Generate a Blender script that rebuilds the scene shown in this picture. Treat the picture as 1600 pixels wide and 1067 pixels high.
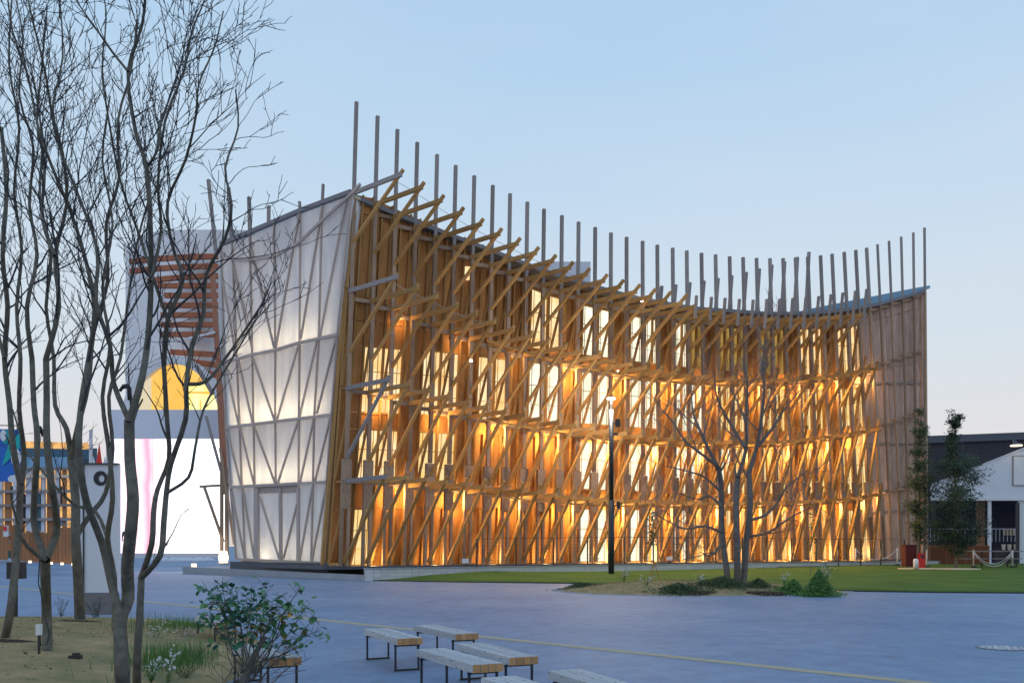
import bpy, bmesh, math, random
from mathutils import Vector, Matrix, noise
random.seed(7)
R = random.Random(11)
V = Vector
scene = bpy.context.scene
for o in list(bpy.data.objects):
    bpy.data.objects.remove(o)
COL = scene.collection

# ------------------------------------------------------------------ camera
F = 1400.0          # focal length in pixels of the 1600 px wide photograph
H = 1.72            # eye height
HY = 852.0          # horizon row
cam_d = bpy.data.cameras.new('camera')
cam = bpy.data.objects.new('camera', cam_d)
COL.objects.link(cam)
cam.location = (0, 0, H)
cam.rotation_euler = (math.radians(90), 0, 0)
cam_d.sensor_width = 36
cam_d.lens = 36 * F / 1600
cam_d.shift_y = (HY - 533.5) / 1600
cam_d.clip_start = 0.1
cam_d.clip_end = 3000
scene.camera = cam

# ------------------------------------------------------------------ sky, sun, exposure
SUN_EL, SUN_ROT = 2.0, 115.0
world = bpy.data.worlds.new('World')
scene.world = world
world.use_nodes = True
wn = world.node_tree
wn.nodes.clear()
wo = wn.nodes.new('ShaderNodeOutputWorld')
bg = wn.nodes.new('ShaderNodeBackground')
wn.links.new(bg.outputs[0], wo.inputs[0])
tc = wn.nodes.new('ShaderNodeTexCoord')
sep = wn.nodes.new('ShaderNodeSeparateXYZ')
ramp = wn.nodes.new('ShaderNodeValToRGB')
wn.links.new(tc.outputs['Generated'], sep.inputs[0])
wn.links.new(sep.outputs['Z'], ramp.inputs[0])
smp = wn.nodes.new('ShaderNodeMapping'); smp.inputs['Scale'].default_value = (1.2, 1.2, 5)
snz = wn.nodes.new('ShaderNodeTexNoise'); snz.inputs['Scale'].default_value = 2; snz.inputs['Detail'].default_value = 4
smr = wn.nodes.new('ShaderNodeMapRange'); smr.inputs['From Min'].default_value = .35; smr.inputs['From Max'].default_value = .7
smr.inputs['To Max'].default_value = .16
smx = wn.nodes.new('ShaderNodeMix'); smx.data_type = 'RGBA'; smx.inputs['B'].default_value = (.72, .74, .80, 1)
wn.links.new(tc.outputs['Generated'], smp.inputs[0]); wn.links.new(smp.outputs[0], snz.inputs['Vector'])
wn.links.new(snz.outputs['Fac'], smr.inputs['Value']); wn.links.new(smr.outputs[0], smx.inputs['Factor'])
wn.links.new(ramp.outputs[0], smx.inputs['A']); wn.links.new(smx.outputs['Result'], bg.inputs[0])
# dusk: pale warm belt on the horizon turning to deeper blue overhead, the same all round
stops = [(0.0, (.66, .58, .54)), (.05, (.74, .67, .64)), (.11, (.70, .69, .70)), (.20, (.62, .70, .76)), (.32, (.53, .66, .79)),
         (.46, (.42, .60, .79)), (.62, (.35, .54, .77)), (1.0, (.25, .44, .72))]
el = ramp.color_ramp.elements
while len(el) > 1:
    el.remove(el[-1])
el[0].position = stops[0][0]; el[0].color = (*stops[0][1], 1)
for p, c in stops[1:]:
    e = el.new(p); e.color = (*c, 1)
bg.inputs[1].default_value = 1.0
sun_d = bpy.data.lights.new('sun', 'SUN')
sun = bpy.data.objects.new('sun', sun_d)
COL.objects.link(sun)
sun_d.energy = 0.12
sun_d.angle = math.radians(30)
sun_d.color = (1, .8, .7)
sun.rotation_euler = (math.radians(75), 0, math.radians(-60))
scene.view_settings.view_transform = 'Standard'
scene.view_settings.look = 'None'
scene.view_settings.exposure = 0.12
scene.view_settings.gamma = 1.0
scene.view_settings.use_curve_mapping = False
scene.render.engine = 'CYCLES'

# ------------------------------------------------------------------ helpers
def W(x, y, D):
    return V(((x - 800) / F * D, D, H + (HY - y) / F * D))

def G(x, y, z=0.0):
    return W(x, y, F * (H - z) / (y - HY))

def lerp(a, b, t):
    return a + (b - a) * t

def interp(pts, x):
    if x <= pts[0][0]:
        return pts[0][1]
    for (a, p), (b, q) in zip(pts, pts[1:]):
        if x <= b:
            return p + (q - p) * (x - a) / (b - a)
    return pts[-1][1]

MATS = {}
def mat(name, col, rough=.7, spec=.3, metal=0, noise_amt=0, nscale=5, stretch=(1, 1, 1), col2=None, bump=0, bscale=40,
        rnd=0, space='Object', emit=None, estr=0, trans=0):
    m = bpy.data.materials.new(name)
    m.use_nodes = True
    nt = m.node_tree
    b = nt.nodes['Principled BSDF']
    b.inputs['Roughness'].default_value = rough
    b.inputs['Specular IOR Level'].default_value = spec
    b.inputs['Metallic'].default_value = metal
    b.inputs['Base Color'].default_value = (*col, 1)
    t = nt.nodes.new('ShaderNodeTexCoord')
    mp = nt.nodes.new('ShaderNodeMapping')
    mp.inputs['Scale'].default_value = stretch
    oi = nt.nodes.new('ShaderNodeObjectInfo')
    ad = nt.nodes.new('ShaderNodeVectorMath'); ad.operation = 'MULTIPLY_ADD'
    if space == 'World':
        geo = nt.nodes.new('ShaderNodeNewGeometry')
        nt.links.new(geo.outputs['Position'], mp.inputs['Vector'])
    else:
        nt.links.new(t.outputs[space], mp.inputs['Vector'])
    src = mp.outputs[0]
    if rnd:
        sc = nt.nodes.new('ShaderNodeVectorMath'); sc.operation = 'SCALE'
        sc.inputs[0].default_value = (13, 37, 71)
        nt.links.new(oi.outputs['Random'], sc.inputs['Scale'])
        ad = nt.nodes.new('ShaderNodeVectorMath'); ad.operation = 'ADD'
        nt.links.new(src, ad.inputs[0]); nt.links.new(sc.outputs[0], ad.inputs[1])
        src = ad.outputs[0]
    last = None
    if noise_amt:
        n = nt.nodes.new('ShaderNodeTexNoise')
        n.inputs['Scale'].default_value = nscale
        n.inputs['Detail'].default_value = 6
        n.inputs['Roughness'].default_value = .65
        nt.links.new(src, n.inputs['Vector'])
        r = nt.nodes.new('ShaderNodeMapRange')
        r.inputs['From Min'].default_value = .3; r.inputs['From Max'].default_value = .7
        nt.links.new(n.outputs['Fac'], r.inputs['Value'])
        mx = nt.nodes.new('ShaderNodeMix'); mx.data_type = 'RGBA'
        c2 = col2 if col2 else tuple(c * (1 - noise_amt) for c in col)
        mx.inputs['A'].default_value = (*col, 1); mx.inputs['B'].default_value = (*c2, 1)
        nt.links.new(r.outputs[0], mx.inputs['Factor'])
        last = mx.outputs['Result']
    if rnd:
        hs = nt.nodes.new('ShaderNodeHueSaturation')
        if last is not None:
            nt.links.new(last, hs.inputs['Color'])
        else:
            hs.inputs['Color'].default_value = (*col, 1)
        rr = nt.nodes.new('ShaderNodeMapRange')
        rr.inputs['To Min'].default_value = 1 - rnd; rr.inputs['To Max'].default_value = 1 + rnd
        nt.links.new(oi.outputs['Random'], rr.inputs['Value'])
        nt.links.new(rr.outputs[0], hs.inputs['Value'])
        last = hs.outputs[0]
    if last is not None:
        nt.links.new(last, b.inputs['Base Color'])
    if bump:
        n2 = nt.nodes.new('ShaderNodeTexNoise')
        n2.inputs['Scale'].default_value = bscale; n2.inputs['Detail'].default_value = 4
        nt.links.new(src, n2.inputs['Vector'])
        bp = nt.nodes.new('ShaderNodeBump'); bp.inputs['Strength'].default_value = bump
        bp.inputs['Distance'].default_value = .02
        nt.links.new(n2.outputs['Fac'], bp.inputs['Height'])
        nt.links.new(bp.outputs[0], b.inputs['Normal'])
    if emit:
        b.inputs['Emission Color'].default_value = (*emit, 1)
        b.inputs['Emission Strength'].default_value = estr
    if trans:
        b.inputs['Transmission Weight'].default_value = trans
    MATS[name] = m
    return m

def knots(m, dark=(.10, .05, .02), scale=(5, 5, 14)):
    """small dark knots over an existing wood material"""
    nt = m.node_tree; b = nt.nodes['Principled BSDF']
    link = b.inputs['Base Color'].links[0]; src = link.from_socket
    t = nt.nodes.new('ShaderNodeTexCoord'); mp = nt.nodes.new('ShaderNodeMapping')
    mp.inputs['Scale'].default_value = scale
    oi = nt.nodes.new('ShaderNodeObjectInfo')
    sc = nt.nodes.new('ShaderNodeVectorMath'); sc.operation = 'SCALE'; sc.inputs[0].default_value = (5, 9, 31)
    nt.links.new(oi.outputs['Random'], sc.inputs['Scale'])
    ad = nt.nodes.new('ShaderNodeVectorMath'); ad.operation = 'ADD'
    nt.links.new(t.outputs['Object'], mp.inputs['Vector'])
    nt.links.new(mp.outputs[0], ad.inputs[0]); nt.links.new(sc.outputs[0], ad.inputs[1])
    v = nt.nodes.new('ShaderNodeTexVoronoi'); v.inputs['Scale'].default_value = 1
    nt.links.new(ad.outputs[0], v.inputs['Vector'])
    r = nt.nodes.new('ShaderNodeMapRange')
    r.inputs['From Min'].default_value = .10; r.inputs['From Max'].default_value = .22
    r.inputs['To Min'].default_value = 1; r.inputs['To Max'].default_value = 0
    nt.links.new(v.outputs['Distance'], r.inputs['Value'])
    mx = nt.nodes.new('ShaderNodeMix'); mx.data_type = 'RGBA'
    nt.links.new(src, mx.inputs['A']); mx.inputs['B'].default_value = (*dark, 1)
    nt.links.new(r.outputs[0], mx.inputs['Factor'])
    nt.links.new(mx.outputs['Result'], b.inputs['Base Color'])

# beams are unit boxes, so cross grain is fine and grain runs along local z
mat('post_wood', (.45, .31, .22), .8, .2, noise_amt=.35, nscale=3, stretch=(2, 2, 3), rnd=.22); knots(MATS['post_wood'])
mat('brace_wood', (.52, .30, .115), .8, .2, noise_amt=.35, nscale=3, stretch=(2, 2, 3), rnd=.25); knots(MATS['brace_wood'])
mat('grey_wood', (.36, .32, .31), .85, .2, noise_amt=.3, nscale=3, stretch=(2, 2, 4), rnd=.15); knots(MATS['grey_wood'])
mat('pale_wood', (.50, .42, .38), .8, .2, noise_amt=.2, nscale=3, stretch=(2, 2, 4), rnd=.1)
mat('ply', (.54, .275, .10), .75, .25, noise_amt=.45, nscale=1.2, stretch=(3, 3, .5), rnd=.18, space='World', col2=(.38, .155, .045))
mat('panel_grey', (.66, .47, .39), .8, .25, noise_amt=.4, nscale=1.5, stretch=(2.5, 2.5, .45), rnd=.12, space='World', col2=(.42, .27, .20))
mat('roof_metal', (.20, .19, .21), .5, .4, noise_amt=.15)
mat('roof_membrane', (.22, .42, .60), .4, .4)
mat('dark_metal', (.02, .022, .028), .45, .5)
mat('steel', (.35, .36, .38), .4, .5, metal=.8)
mat('white_paint', (.74, .75, .78), .55, .4, noise_amt=.08, nscale=.6)
mat('white_board', (.68, .71, .80), .5, .4, noise_amt=.05, nscale=.5)
mat('concrete', (.34, .36, .40), .8, .3, noise_amt=.2, nscale=1.2, space='World', bump=.2)
mat('block', (.62, .62, .62), .75, .3, noise_amt=.12, nscale=2, rnd=.06)
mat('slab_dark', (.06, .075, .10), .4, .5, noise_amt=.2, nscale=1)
mat('bench_wood', (.56, .58, .60), .8, .25, noise_amt=.35, nscale=3, stretch=(3, 3, 4), rnd=.12); knots(MATS['bench_wood'], (.16, .13, .11), (2.2, 1.2, 9))
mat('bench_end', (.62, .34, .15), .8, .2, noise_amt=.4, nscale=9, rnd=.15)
mat('bark', (.19, .175, .14), .9, .15, noise_amt=.5, nscale=9, stretch=(1, 1, .5), col2=(.08, .075, .065), bump=.8, bscale=30)
mat('bark_light', (.20, .18, .165), .9, .15, noise_amt=.5, nscale=7, col2=(.12, .11, .10), bump=.6)
mat('twig', (.055, .055, .06), .9, .1)
mat('twig_light', (.17, .14, .135), .9, .1)
mat('leaf', (.07, .19, .06), .5, .4, rnd=.5, noise_amt=.3, nscale=3)
mat('leaf_teal', (.04, .17, .10), .5, .4, rnd=.45, noise_amt=.3, nscale=3)
mat('leaf_yellow', (.45, .26, .04), .55, .3, rnd=.3)
mat('leaf_dark', (.045, .085, .045), .6, .3, noise_amt=.55, nscale=2.5)
mat('leaf_oak', (.075, .12, .045), .6, .3, noise_amt=.5, nscale=2.5)
mat('grass_blade', (.30, .25, .12), .8, .15, noise_amt=.6, nscale=2, col2=(.42, .33, .19), space='World')
mat('weed', (.07, .17, .06), .7, .2, noise_amt=.5, nscale=3, space='World', col2=(.12, .24, .05))
mat('petal', (.75, .75, .78), .6, .3)
mat('soil', (.06, .045, .035), .95, .1, noise_amt=.5, nscale=6, space='World', bump=1)
mat('pebble', (.42, .42, .45), .8, .3, noise_amt=.4, nscale=9, space='World')
mat('yellow_strip', (.52, .45, .32), .85, .2, noise_amt=.2, nscale=6, space='World', bump=.6, bscale=30)
mat('tile_red', (.42, .15, .08), .7, .3, noise_amt=.2, nscale=1)
mat('terracotta_post', (.46, .20, .12), .7, .3, noise_amt=.15, nscale=1)
mat('dark_wall', (.055, .052, .062), .85, .2, noise_amt=.12, nscale=.5)
mat('plank_orange', (.45, .21, .10), .75, .25, noise_amt=.35, nscale=3, stretch=(3, 3, 1), rnd=.2)
mat('lattice', (.30, .13, .07), .8, .2, rnd=.1, noise_amt=.2)
mat('red', (.45, .02, .02), .5, .4)
mat('red_flag', (.75, .05, .04), .6, .3)
mat('blue_flag', (.03, .16, .55), .6, .3)
mat('teal_flag', (.02, .42, .40), .6, .3)
mat('teal_fascia', (.06, .14, .20), .6, .3)
mat('blue_fascia', (.22, .42, .62), .6, .3)
mat('maroon', (.09, .02, .02), .7, .2)
mat('orange_wall', (.75, .35, .06), .7, .3)
mat('cream', (.70, .60, .45), .8, .2)
mat('iron_cover', (.16, .18, .20), .6, .4, noise_amt=.3, nscale=20)

def emat(name, col, s, var=0, scale=1.0, col2=None):
    m = bpy.data.materials.new(name); m.use_nodes = True
    nt = m.node_tree; nt.nodes.clear()
    o = nt.nodes.new('ShaderNodeOutputMaterial'); e = nt.nodes.new('ShaderNodeEmission')
    e.inputs[0].default_value = (*col, 1); e.inputs[1].default_value = s
    if var:
        geo = nt.nodes.new('ShaderNodeNewGeometry')
        n = nt.nodes.new('ShaderNodeTexNoise'); n.inputs['Scale'].default_value = scale; n.inputs['Detail'].default_value = 3
        nt.links.new(geo.outputs['Position'], n.inputs['Vector'])
        r = nt.nodes.new('ShaderNodeMapRange'); r.inputs['From Min'].default_value = .35; r.inputs['From Max'].default_value = .65
        nt.links.new(n.outputs['Fac'], r.inputs['Value'])
        mx = nt.nodes.new('ShaderNodeMix'); mx.data_type = 'RGBA'
        mx.inputs['A'].default_value = (*col, 1); mx.inputs['B'].default_value = (*(col2 or tuple(c * (1 - var) for c in col)), 1)
        nt.links.new(r.outputs[0], mx.inputs['Factor']); nt.links.new(mx.outputs['Result'], e.inputs[0])
    nt.links.new(e.outputs[0], o.inputs[0])
    MATS[name] = m
    return m
emat('pane_cream', (1, .80, .46), 1.1, .3, 1.1, (.95, .56, .20))
emat('pane_white', (1, .92, .72), 1.25, .3, 1.3, (.72, .74, .52))
emat('pane_yellow', (1, .62, .17), 1.0, .35, 1.2, (.95, .74, .36))
emat('pane_dim', (.60, .38, .10), .7, .4, .8)
emat('lamp_warm', (1, .85, .6), 14)
emat('lamp_white', (1, .93, .8), 60)
emat('bulb', (1, .8, .5), 2.2)
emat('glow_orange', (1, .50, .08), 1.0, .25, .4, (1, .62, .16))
emat('glow_cream', (.85, .74, .52), .85)
emat('glow_yellow', (1, .92, .42), 1.4, .2, .7, (.95, .78, .10))
emat('small_lit', (1, .55, .2), 1.0, .5, 1.2)

# plaza: smooth pale blue-grey coating with worn patches and faint trowel marks
def plaza_mat():
    m = mat('plaza', (.23, .32, .455), .6, .3, noise_amt=.25, nscale=.16, space='World', col2=(.125, .215, .36), bump=.15, bscale=60)
    nt = m.node_tree; b = nt.nodes['Principled BSDF']
    n = nt.nodes.new('ShaderNodeTexNoise'); n.inputs['Scale'].default_value = 2.2; n.inputs['Detail'].default_value = 8
    n.inputs['Roughness'].default_value = .7
    geo = nt.nodes.new('ShaderNodeNewGeometry')
    nt.links.new(geo.outputs['Position'], n.inputs['Vector'])
    src = b.inputs['Base Color'].links[0].from_socket
    r = nt.nodes.new('ShaderNodeMapRange')
    r.inputs['From Min'].default_value = .3; r.inputs['From Max'].default_value = .7
    r.inputs['To Min'].default_value = .82; r.inputs['To Max'].default_value = 1.16
    nt.links.new(n.outputs['Fac'], r.inputs['Value'])
    hs = nt.nodes.new('ShaderNodeHueSaturation')
    nt.links.new(src, hs.inputs['Color']); nt.links.new(r.outputs[0], hs.inputs['Value'])
    # sparse darker stains
    n3 = nt.nodes.new('ShaderNodeTexNoise'); n3.inputs['Scale'].default_value = .9; n3.inputs['Detail'].default_value = 3
    nt.links.new(geo.outputs['Position'], n3.inputs['Vector'])
    r3 = nt.nodes.new('ShaderNodeMapRange'); r3.inputs['From Min'].default_value = .62; r3.inputs['From Max'].default_value = .72
    r3.inputs['To Max'].default_value = .35
    nt.links.new(n3.outputs['Fac'], r3.inputs['Value'])
    mx3 = nt.nodes.new('ShaderNodeMix'); mx3.data_type = 'RGBA'; mx3.inputs['B'].default_value = (.09, .14, .22, 1)
    nt.links.new(hs.outputs[0], mx3.inputs['A']); nt.links.new(r3.outputs[0], mx3.inputs['Factor'])
    nt.links.new(mx3.outputs['Result'], b.inputs['Base Color'])
plaza_mat()

def turf_mat():
    m = mat('turf', (.12, .20, .04), .9, .1, noise_amt=.3, nscale=.45, space='World', col2=(.06, .125, .03), bump=.6, bscale=120)
turf_mat()
mat('dry_turf', (.50, .35, .19), .95, .1, noise_amt=.5, nscale=1.6, space='World', col2=(.20, .20, .10), bump=.8, bscale=60)

# translucent membrane
def membrane():
    m = bpy.data.materials.new('membrane'); m.use_nodes = True
    nt = m.node_tree; nt.nodes.clear()
    o = nt.nodes.new('ShaderNodeOutputMaterial')
    d = nt.nodes.new('ShaderNodeBsdfDiffuse'); d.inputs[0].default_value = (.80, .83, .88, 1)
    t = nt.nodes.new('ShaderNodeBsdfTranslucent'); t.inputs[0].default_value = (.78, .80, .80, 1)
    geo = nt.nodes.new('ShaderNodeNewGeometry'); mp = nt.nodes.new('ShaderNodeMapping'); mp.inputs['Scale'].default_value = (1.5, 1.5, .25)
    n = nt.nodes.new('ShaderNodeTexNoise'); n.inputs['Scale'].default_value = 1.2; n.inputs['Detail'].default_value = 6
    nt.links.new(geo.outputs['Position'], mp.inputs[0]); nt.links.new(mp.outputs[0], n.inputs['Vector'])
    r = nt.nodes.new('ShaderNodeMapRange'); r.inputs['From Min'].default_value = .3; r.inputs['From Max'].default_value = .7
    oi = nt.nodes.new('ShaderNodeObjectInfo'); ad = nt.nodes.new('ShaderNodeMath'); ad.operation = 'MULTIPLY_ADD'; ad.inputs[1].default_value = .5
    nt.links.new(n.outputs['Fac'], r.inputs['Value']); nt.links.new(oi.outputs['Random'], ad.inputs[0]); nt.links.new(r.outputs[0], ad.inputs[2])
    for sh, ca, cb in ((d, (.82, .84, .88, 1), (.64, .67, .74, 1)), (t, (.84, .85, .84, 1), (.60, .63, .68, 1))):
        mx_ = nt.nodes.new('ShaderNodeMix'); mx_.data_type = 'RGBA'; mx_.inputs['A'].default_value = ca; mx_.inputs['B'].default_value = cb
        nt.links.new(ad.outputs[0], mx_.inputs['Factor']); nt.links.new(mx_.outputs['Result'], sh.inputs[0])
    mx = nt.nodes.new('ShaderNodeMixShader'); mx.inputs[0].default_value = .5
    nt.links.new(d.outputs[0], mx.inputs[1]); nt.links.new(t.outputs[0], mx.inputs[2])
    nt.links.new(mx.outputs[0], o.inputs[0])
    MATS['membrane'] = m
membrane()

def water_mat():
    m = mat('water', (.02, .03, .045), .06, .5)
    nt = m.node_tree; b = nt.nodes['Principled BSDF']
    n = nt.nodes.new('ShaderNodeTexNoise'); n.inputs['Scale'].default_value = 2.5
    bp = nt.nodes.new('ShaderNodeBump'); bp.inputs['Strength'].default_value = .12
    nt.links.new(n.outputs['Fac'], bp.inputs['Height']); nt.links.new(bp.outputs[0], b.inputs['Normal'])
water_mat()

def link(o, parent=None):
    COL.objects.link(o)
    if parent is not None:
        o.parent = parent
    return o

def tag(o, label=None, cat=None, group=None, kind=None):
    if label: o['label'] = label
    if cat: o['category'] = cat
    if group: o['group'] = group
    if kind: o['kind'] = kind
    return o

def thing(name, label, cat, loc=(0, 0, 0), rz=0, group=None):
    o = bpy.data.objects.new(name, None)
    o.empty_display_size = .2
    link(o); o.location = loc; o.rotation_euler = (0, 0, rz)
    tag(o, label, cat, group)
    # matrix_world is not evaluated yet: keep it as a property of our own
    INV[o.name] = (Matrix.Translation(V(loc)) @ Matrix.Rotation(rz, 4, 'Z')).inverted()
    return o
INV = {}

def mesh_obj(name, verts, faces, m, parent=None, smooth=False, world=True):
    me = bpy.data.meshes.new(name)
    if parent is not None and world and parent.name in INV:
        iv = INV[parent.name]
        verts = [iv @ V(v) for v in verts]
    me.from_pydata([tuple(v) for v in verts], [], faces)
    me.materials.append(MATS[m] if isinstance(m, str) else m)
    if smooth:
        for p in me.polygons: p.use_smooth = True
    me.update()
    return link(bpy.data.objects.new(name, me), parent)

_unit = {}
def unit_box(m):
    if m in _unit: return _unit[m]
    bm = bmesh.new()
    bmesh.ops.create_cube(bm, size=1)
    me = bpy.data.meshes.new('beam_' + m)
    bm.to_mesh(me); bm.free()
    me.materials.append(MATS[m])
    _unit[m] = me
    return me

def beam_matrix(p, q, w, h, side=None):
    p, q = V(p), V(q)
    z = (q - p); L = z.length; z = z.normalized()
    s = V(side) if side is not None else V((1, 0, 0))
    x = (s - z * s.dot(z))
    if x.length < 1e-4:
        s = V((0, 1, 0)); x = (s - z * s.dot(z))
    x.normalize(); y = z.cross(x)
    M = Matrix(((x.x * w, y.x * h, z.x * L, 0), (x.y * w, y.y * h, z.y * L, 0), (x.z * w, y.z * h, z.z * L, 0), (0, 0, 0, 1)))
    c = (p + q) / 2
    M[0][3], M[1][3], M[2][3] = c.x, c.y, c.z
    return M

def beam(name, p, q, w, h, m, parent=None, side=None):
    """square timber from p to q, section w (along side) by h, sharing one unit mesh per material"""
    o = bpy.data.objects.new(name, unit_box(m))
    link(o, parent)
    M = beam_matrix(p, q, w, h, side)
    if parent is not None and parent.name in INV:
        M = INV[parent.name] @ M
    o.matrix_local = M
    return o

class MB:
    """mesh builder collecting simple shapes"""
    def __init__(s): s.v = []; s.f = []
    def add(s, vs, fs):
        n = len(s.v); s.v += [V(v) for v in vs]; s.f += [tuple(i + n for i in f) for f in fs]; return s
    def bar(s, p, q, w, h, side=None):
        M = beam_matrix(p, q, w, h, side)
        c = [M @ V((x, y, z)) for z in (-.5, .5) for y in (-.5, .5) for x in (-.5, .5)]
        return s.add(c, [(0, 2, 3, 1), (4, 5, 7, 6), (0, 1, 5, 4), (2, 6, 7, 3), (0, 4, 6, 2), (1, 3, 7, 5)])
    def box(s, a, b):
        (x0, y0, z0), (x1, y1, z1) = a, b
        return s.add([(x0, y0, z0), (x1, y0, z0), (x1, y1, z0), (x0, y1, z0), (x0, y0, z1), (x1, y0, z1), (x1, y1, z1), (x0, y1, z1)],
                     [(0, 3, 2, 1), (4, 5, 6, 7), (0, 1, 5, 4), (1, 2, 6, 5), (2, 3, 7, 6), (3, 0, 4, 7)])
    def tube(s, pts, rad, n=6, cap=True):
        pts = [V(p) for p in pts]
        if not isinstance(rad, (list, tuple)): rad = [rad] * len(pts)
        base = len(s.v)
        a = V((.31, .87, .2))
        for i, p in enumerate(pts):
            t = (pts[min(i + 1, len(pts) - 1)] - pts[max(i - 1, 0)])
            if t.length < 1e-6: t = V((0, 0, 1))
            t.normalize()
            x = a - t * a.dot(t)
            if x.length < .05: x = V((1, 0, 0)) - t * t.x
            x.normalize(); y = t.cross(x); a = x
            for k in range(n):
                an = 2 * math.pi * k / n
                s.v.append(p + (x * math.cos(an) + y * math.sin(an)) * rad[i])
        for i in range(len(pts) - 1):
            for k in range(n):
                q = base + i * n; k2 = (k + 1) % n
                s.f.append((q + k, q + k2, q + n + k2, q + n + k))
        if cap:
            s.f.append(tuple(base + k for k in reversed(range(n))))
            s.f.append(tuple(base + (len(pts) - 1) * n + k for k in range(n)))
        return s
    def build(s, name, m, parent=None, smooth=False):
        return mesh_obj(name, s.v, s.f, m, parent, smooth)

def slab_quad(name, a, b, c, d, t, m, parent=None, n=None):
    """quad a b c d thickened by t away from n"""
    a, b, c, d = V(a), V(b), V(c), V(d)
    nn = V(n) if n is not None else (b - a).cross(d - a).normalized()
    vs = [a, b, c, d] + [p - nn * t for p in (a, b, c, d)]
    return mesh_obj(name, vs, [(0, 1, 2, 3), (7, 6, 5, 4), (0, 4, 5, 1), (1, 5, 6, 2), (2, 6, 7, 3), (3, 7, 4, 0)], m, parent)

def area(loc, target, sx, sy, power, col, parent=None, name='light', spread=180):
    d = bpy.data.lights.new(name, 'AREA')
    d.shape = 'RECTANGLE'; d.size = sx; d.size_y = sy; d.energy = power; d.color = col
    d.spread = math.radians(spread)
    o = bpy.data.objects.new(name, d)
    link(o, parent)
    o.location = loc
    o.rotation_euler = (V(target) - V(loc)).to_track_quat('-Z', 'Y').to_euler()
    return o

def point(loc, power, col, r=.15, parent=None, name='light'):
    d = bpy.data.lights.new(name, 'POINT'); d.energy = power; d.color = col; d.shadow_soft_size = r
    o = bpy.data.objects.new(name, d); link(o, parent); o.location = loc
    return o

# ------------------------------------------------------------------ ground
def grid_sheet(name, x0, x1, y0, y1, nx, ny, fz, m, kind='structure', mask=None):
    vs = []; fs = []
    for j in range(ny + 1):
        for i in range(nx + 1):
            x = lerp(x0, x1, i / nx); y = lerp(y0, y1, j / ny)
            vs.append((x, y, fz(x, y)))
    for j in range(ny):
        for i in range(nx):
            a = j * (nx + 1) + i
            if mask is None or mask((vs[a][0] + vs[a + 1][0]) / 2, (vs[a][1] + vs[a + nx + 1][1]) / 2):
                fs.append((a, a + 1, a + nx + 2, a + nx + 1))
    o = mesh_obj(name, vs, fs, m, smooth=True)
    o['kind'] = kind
    return o

g = mesh_obj('plaza', [(-900, -60, 0), (900, -60, 0), (900, 1500, 0), (-900, 1500, 0)], [(0, 1, 2, 3)], 'plaza')
g['kind'] = 'structure'
# tactile guide strip running across the plaza
a, b = G(-60, 909.5), G(1560, 1079)
d = (b - a).normalized(); nrm = V((-d.y, d.x, 0)) * .14
s = mesh_obj('guide_strip', [a - nrm + V((0, 0, .004)), b - nrm + V((0, 0, .004)), b + nrm + V((0, 0, .004)), a + nrm + V((0, 0, .004)),
             ], [(0, 1, 2, 3)], 'yellow_strip')
s['kind'] = 'structure'
# bare pale joint line left of the strip
a, b = G(-60, 938), G(310, 950)
# manhole cover
mc = G(1566, 1012)
mb = MB()
def disc(mb, c, r, n, z):
    mb.add([c + V((math.cos(2 * math.pi * k / n) * r, math.sin(2 * math.pi * k / n) * r, z)) for k in range(n)], [tuple(range(n))])
disc(mb, mc, .42, 36, .004)
th = thing('manhole_cover', 'round grey manhole cover with a dotted pattern set in the plaza at the right edge', 'manhole cover', mc)
mb.build('rim', 'iron_cover', th)
mb = MB()
disc(mb, mc, .37, 36, .008); mb.build('cover', 'concrete', th)
mb = MB()
for k in range(12):
    for r in (.1, .2, .3):
        an = k * math.pi / 6 + r * 3
        c = mc + V((math.cos(an) * r, math.sin(an) * r, .008)); mb.box(c - V((.018, .018, 0)), c + V((.018, .018, .006)))
mb.build('studs', 'white_board', th)['kind'] = 'stuff'

# lawn that rises gently to the fence
FI = []  # fence line, filled below
lawn_front = [G(572, 907), G(720, 909.5), G(890, 911.5), G(1100, 918), G(1310, 923.5), G(1480, 926), G(1760, 928)]
lawn_back_px = [(572, 906), (640, 900), (745, 893), (865, 888.5), (950, 885.5), (1093, 883), (1280, 882), (1415, 881), (1600, 880), (1800, 880)]
def lawn_z(t): return .36 * (t ** .8)
NL = 90; NT = 12
vs = []; fs = []
def poly_at(P, t):
    n = len(P) - 1; k = min(int(t * n), n - 1); return P[k].lerp(P[k + 1], t * n - k)
def px(p): return 800 + p.x / p.y * F
LB = []
for i in range(NL + 1):
    x = lerp(572, 1760, i / NL)
    fy = interp([(572, 907), (720, 909.5), (890, 911.5), (1100, 918), (1310, 923.5), (1480, 926), (1760, 928)], x)
    by = interp(lawn_back_px, x)
    e = min(1, (x - 572) / 160.) 
    zb = .36 * e + .02
    A = G(x, fy, 0); Bk = G(x, by, zb)
    for j in range(NT + 1):
        t = j / NT
        p = A.lerp(Bk, t); p.z = .006 + zb * (t ** .8) 
        vs.append(p)
for i in range(NL):
    for j in range(NT):
        q = i * (NT + 1) + j
        fs.append((q, q + NT + 1, q + NT + 2, q + 1))
# skirt at the front (a low edge)
lawn = mesh_obj('lawn', vs, fs, 'turf', smooth=True); lawn['kind'] = 'structure'
mb = MB()
pr = [V(vs[i * (NT + 1)]) for i in range(NL + 1)]
for p, q in zip(pr, pr[1:]):
    mb.bar(p + V((0, -.03, .012)), q + V((0, -.03, .012)), .05, .05)
o = mb.build('lawn_edging', 'dark_metal'); o['kind'] = 'structure'

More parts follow.
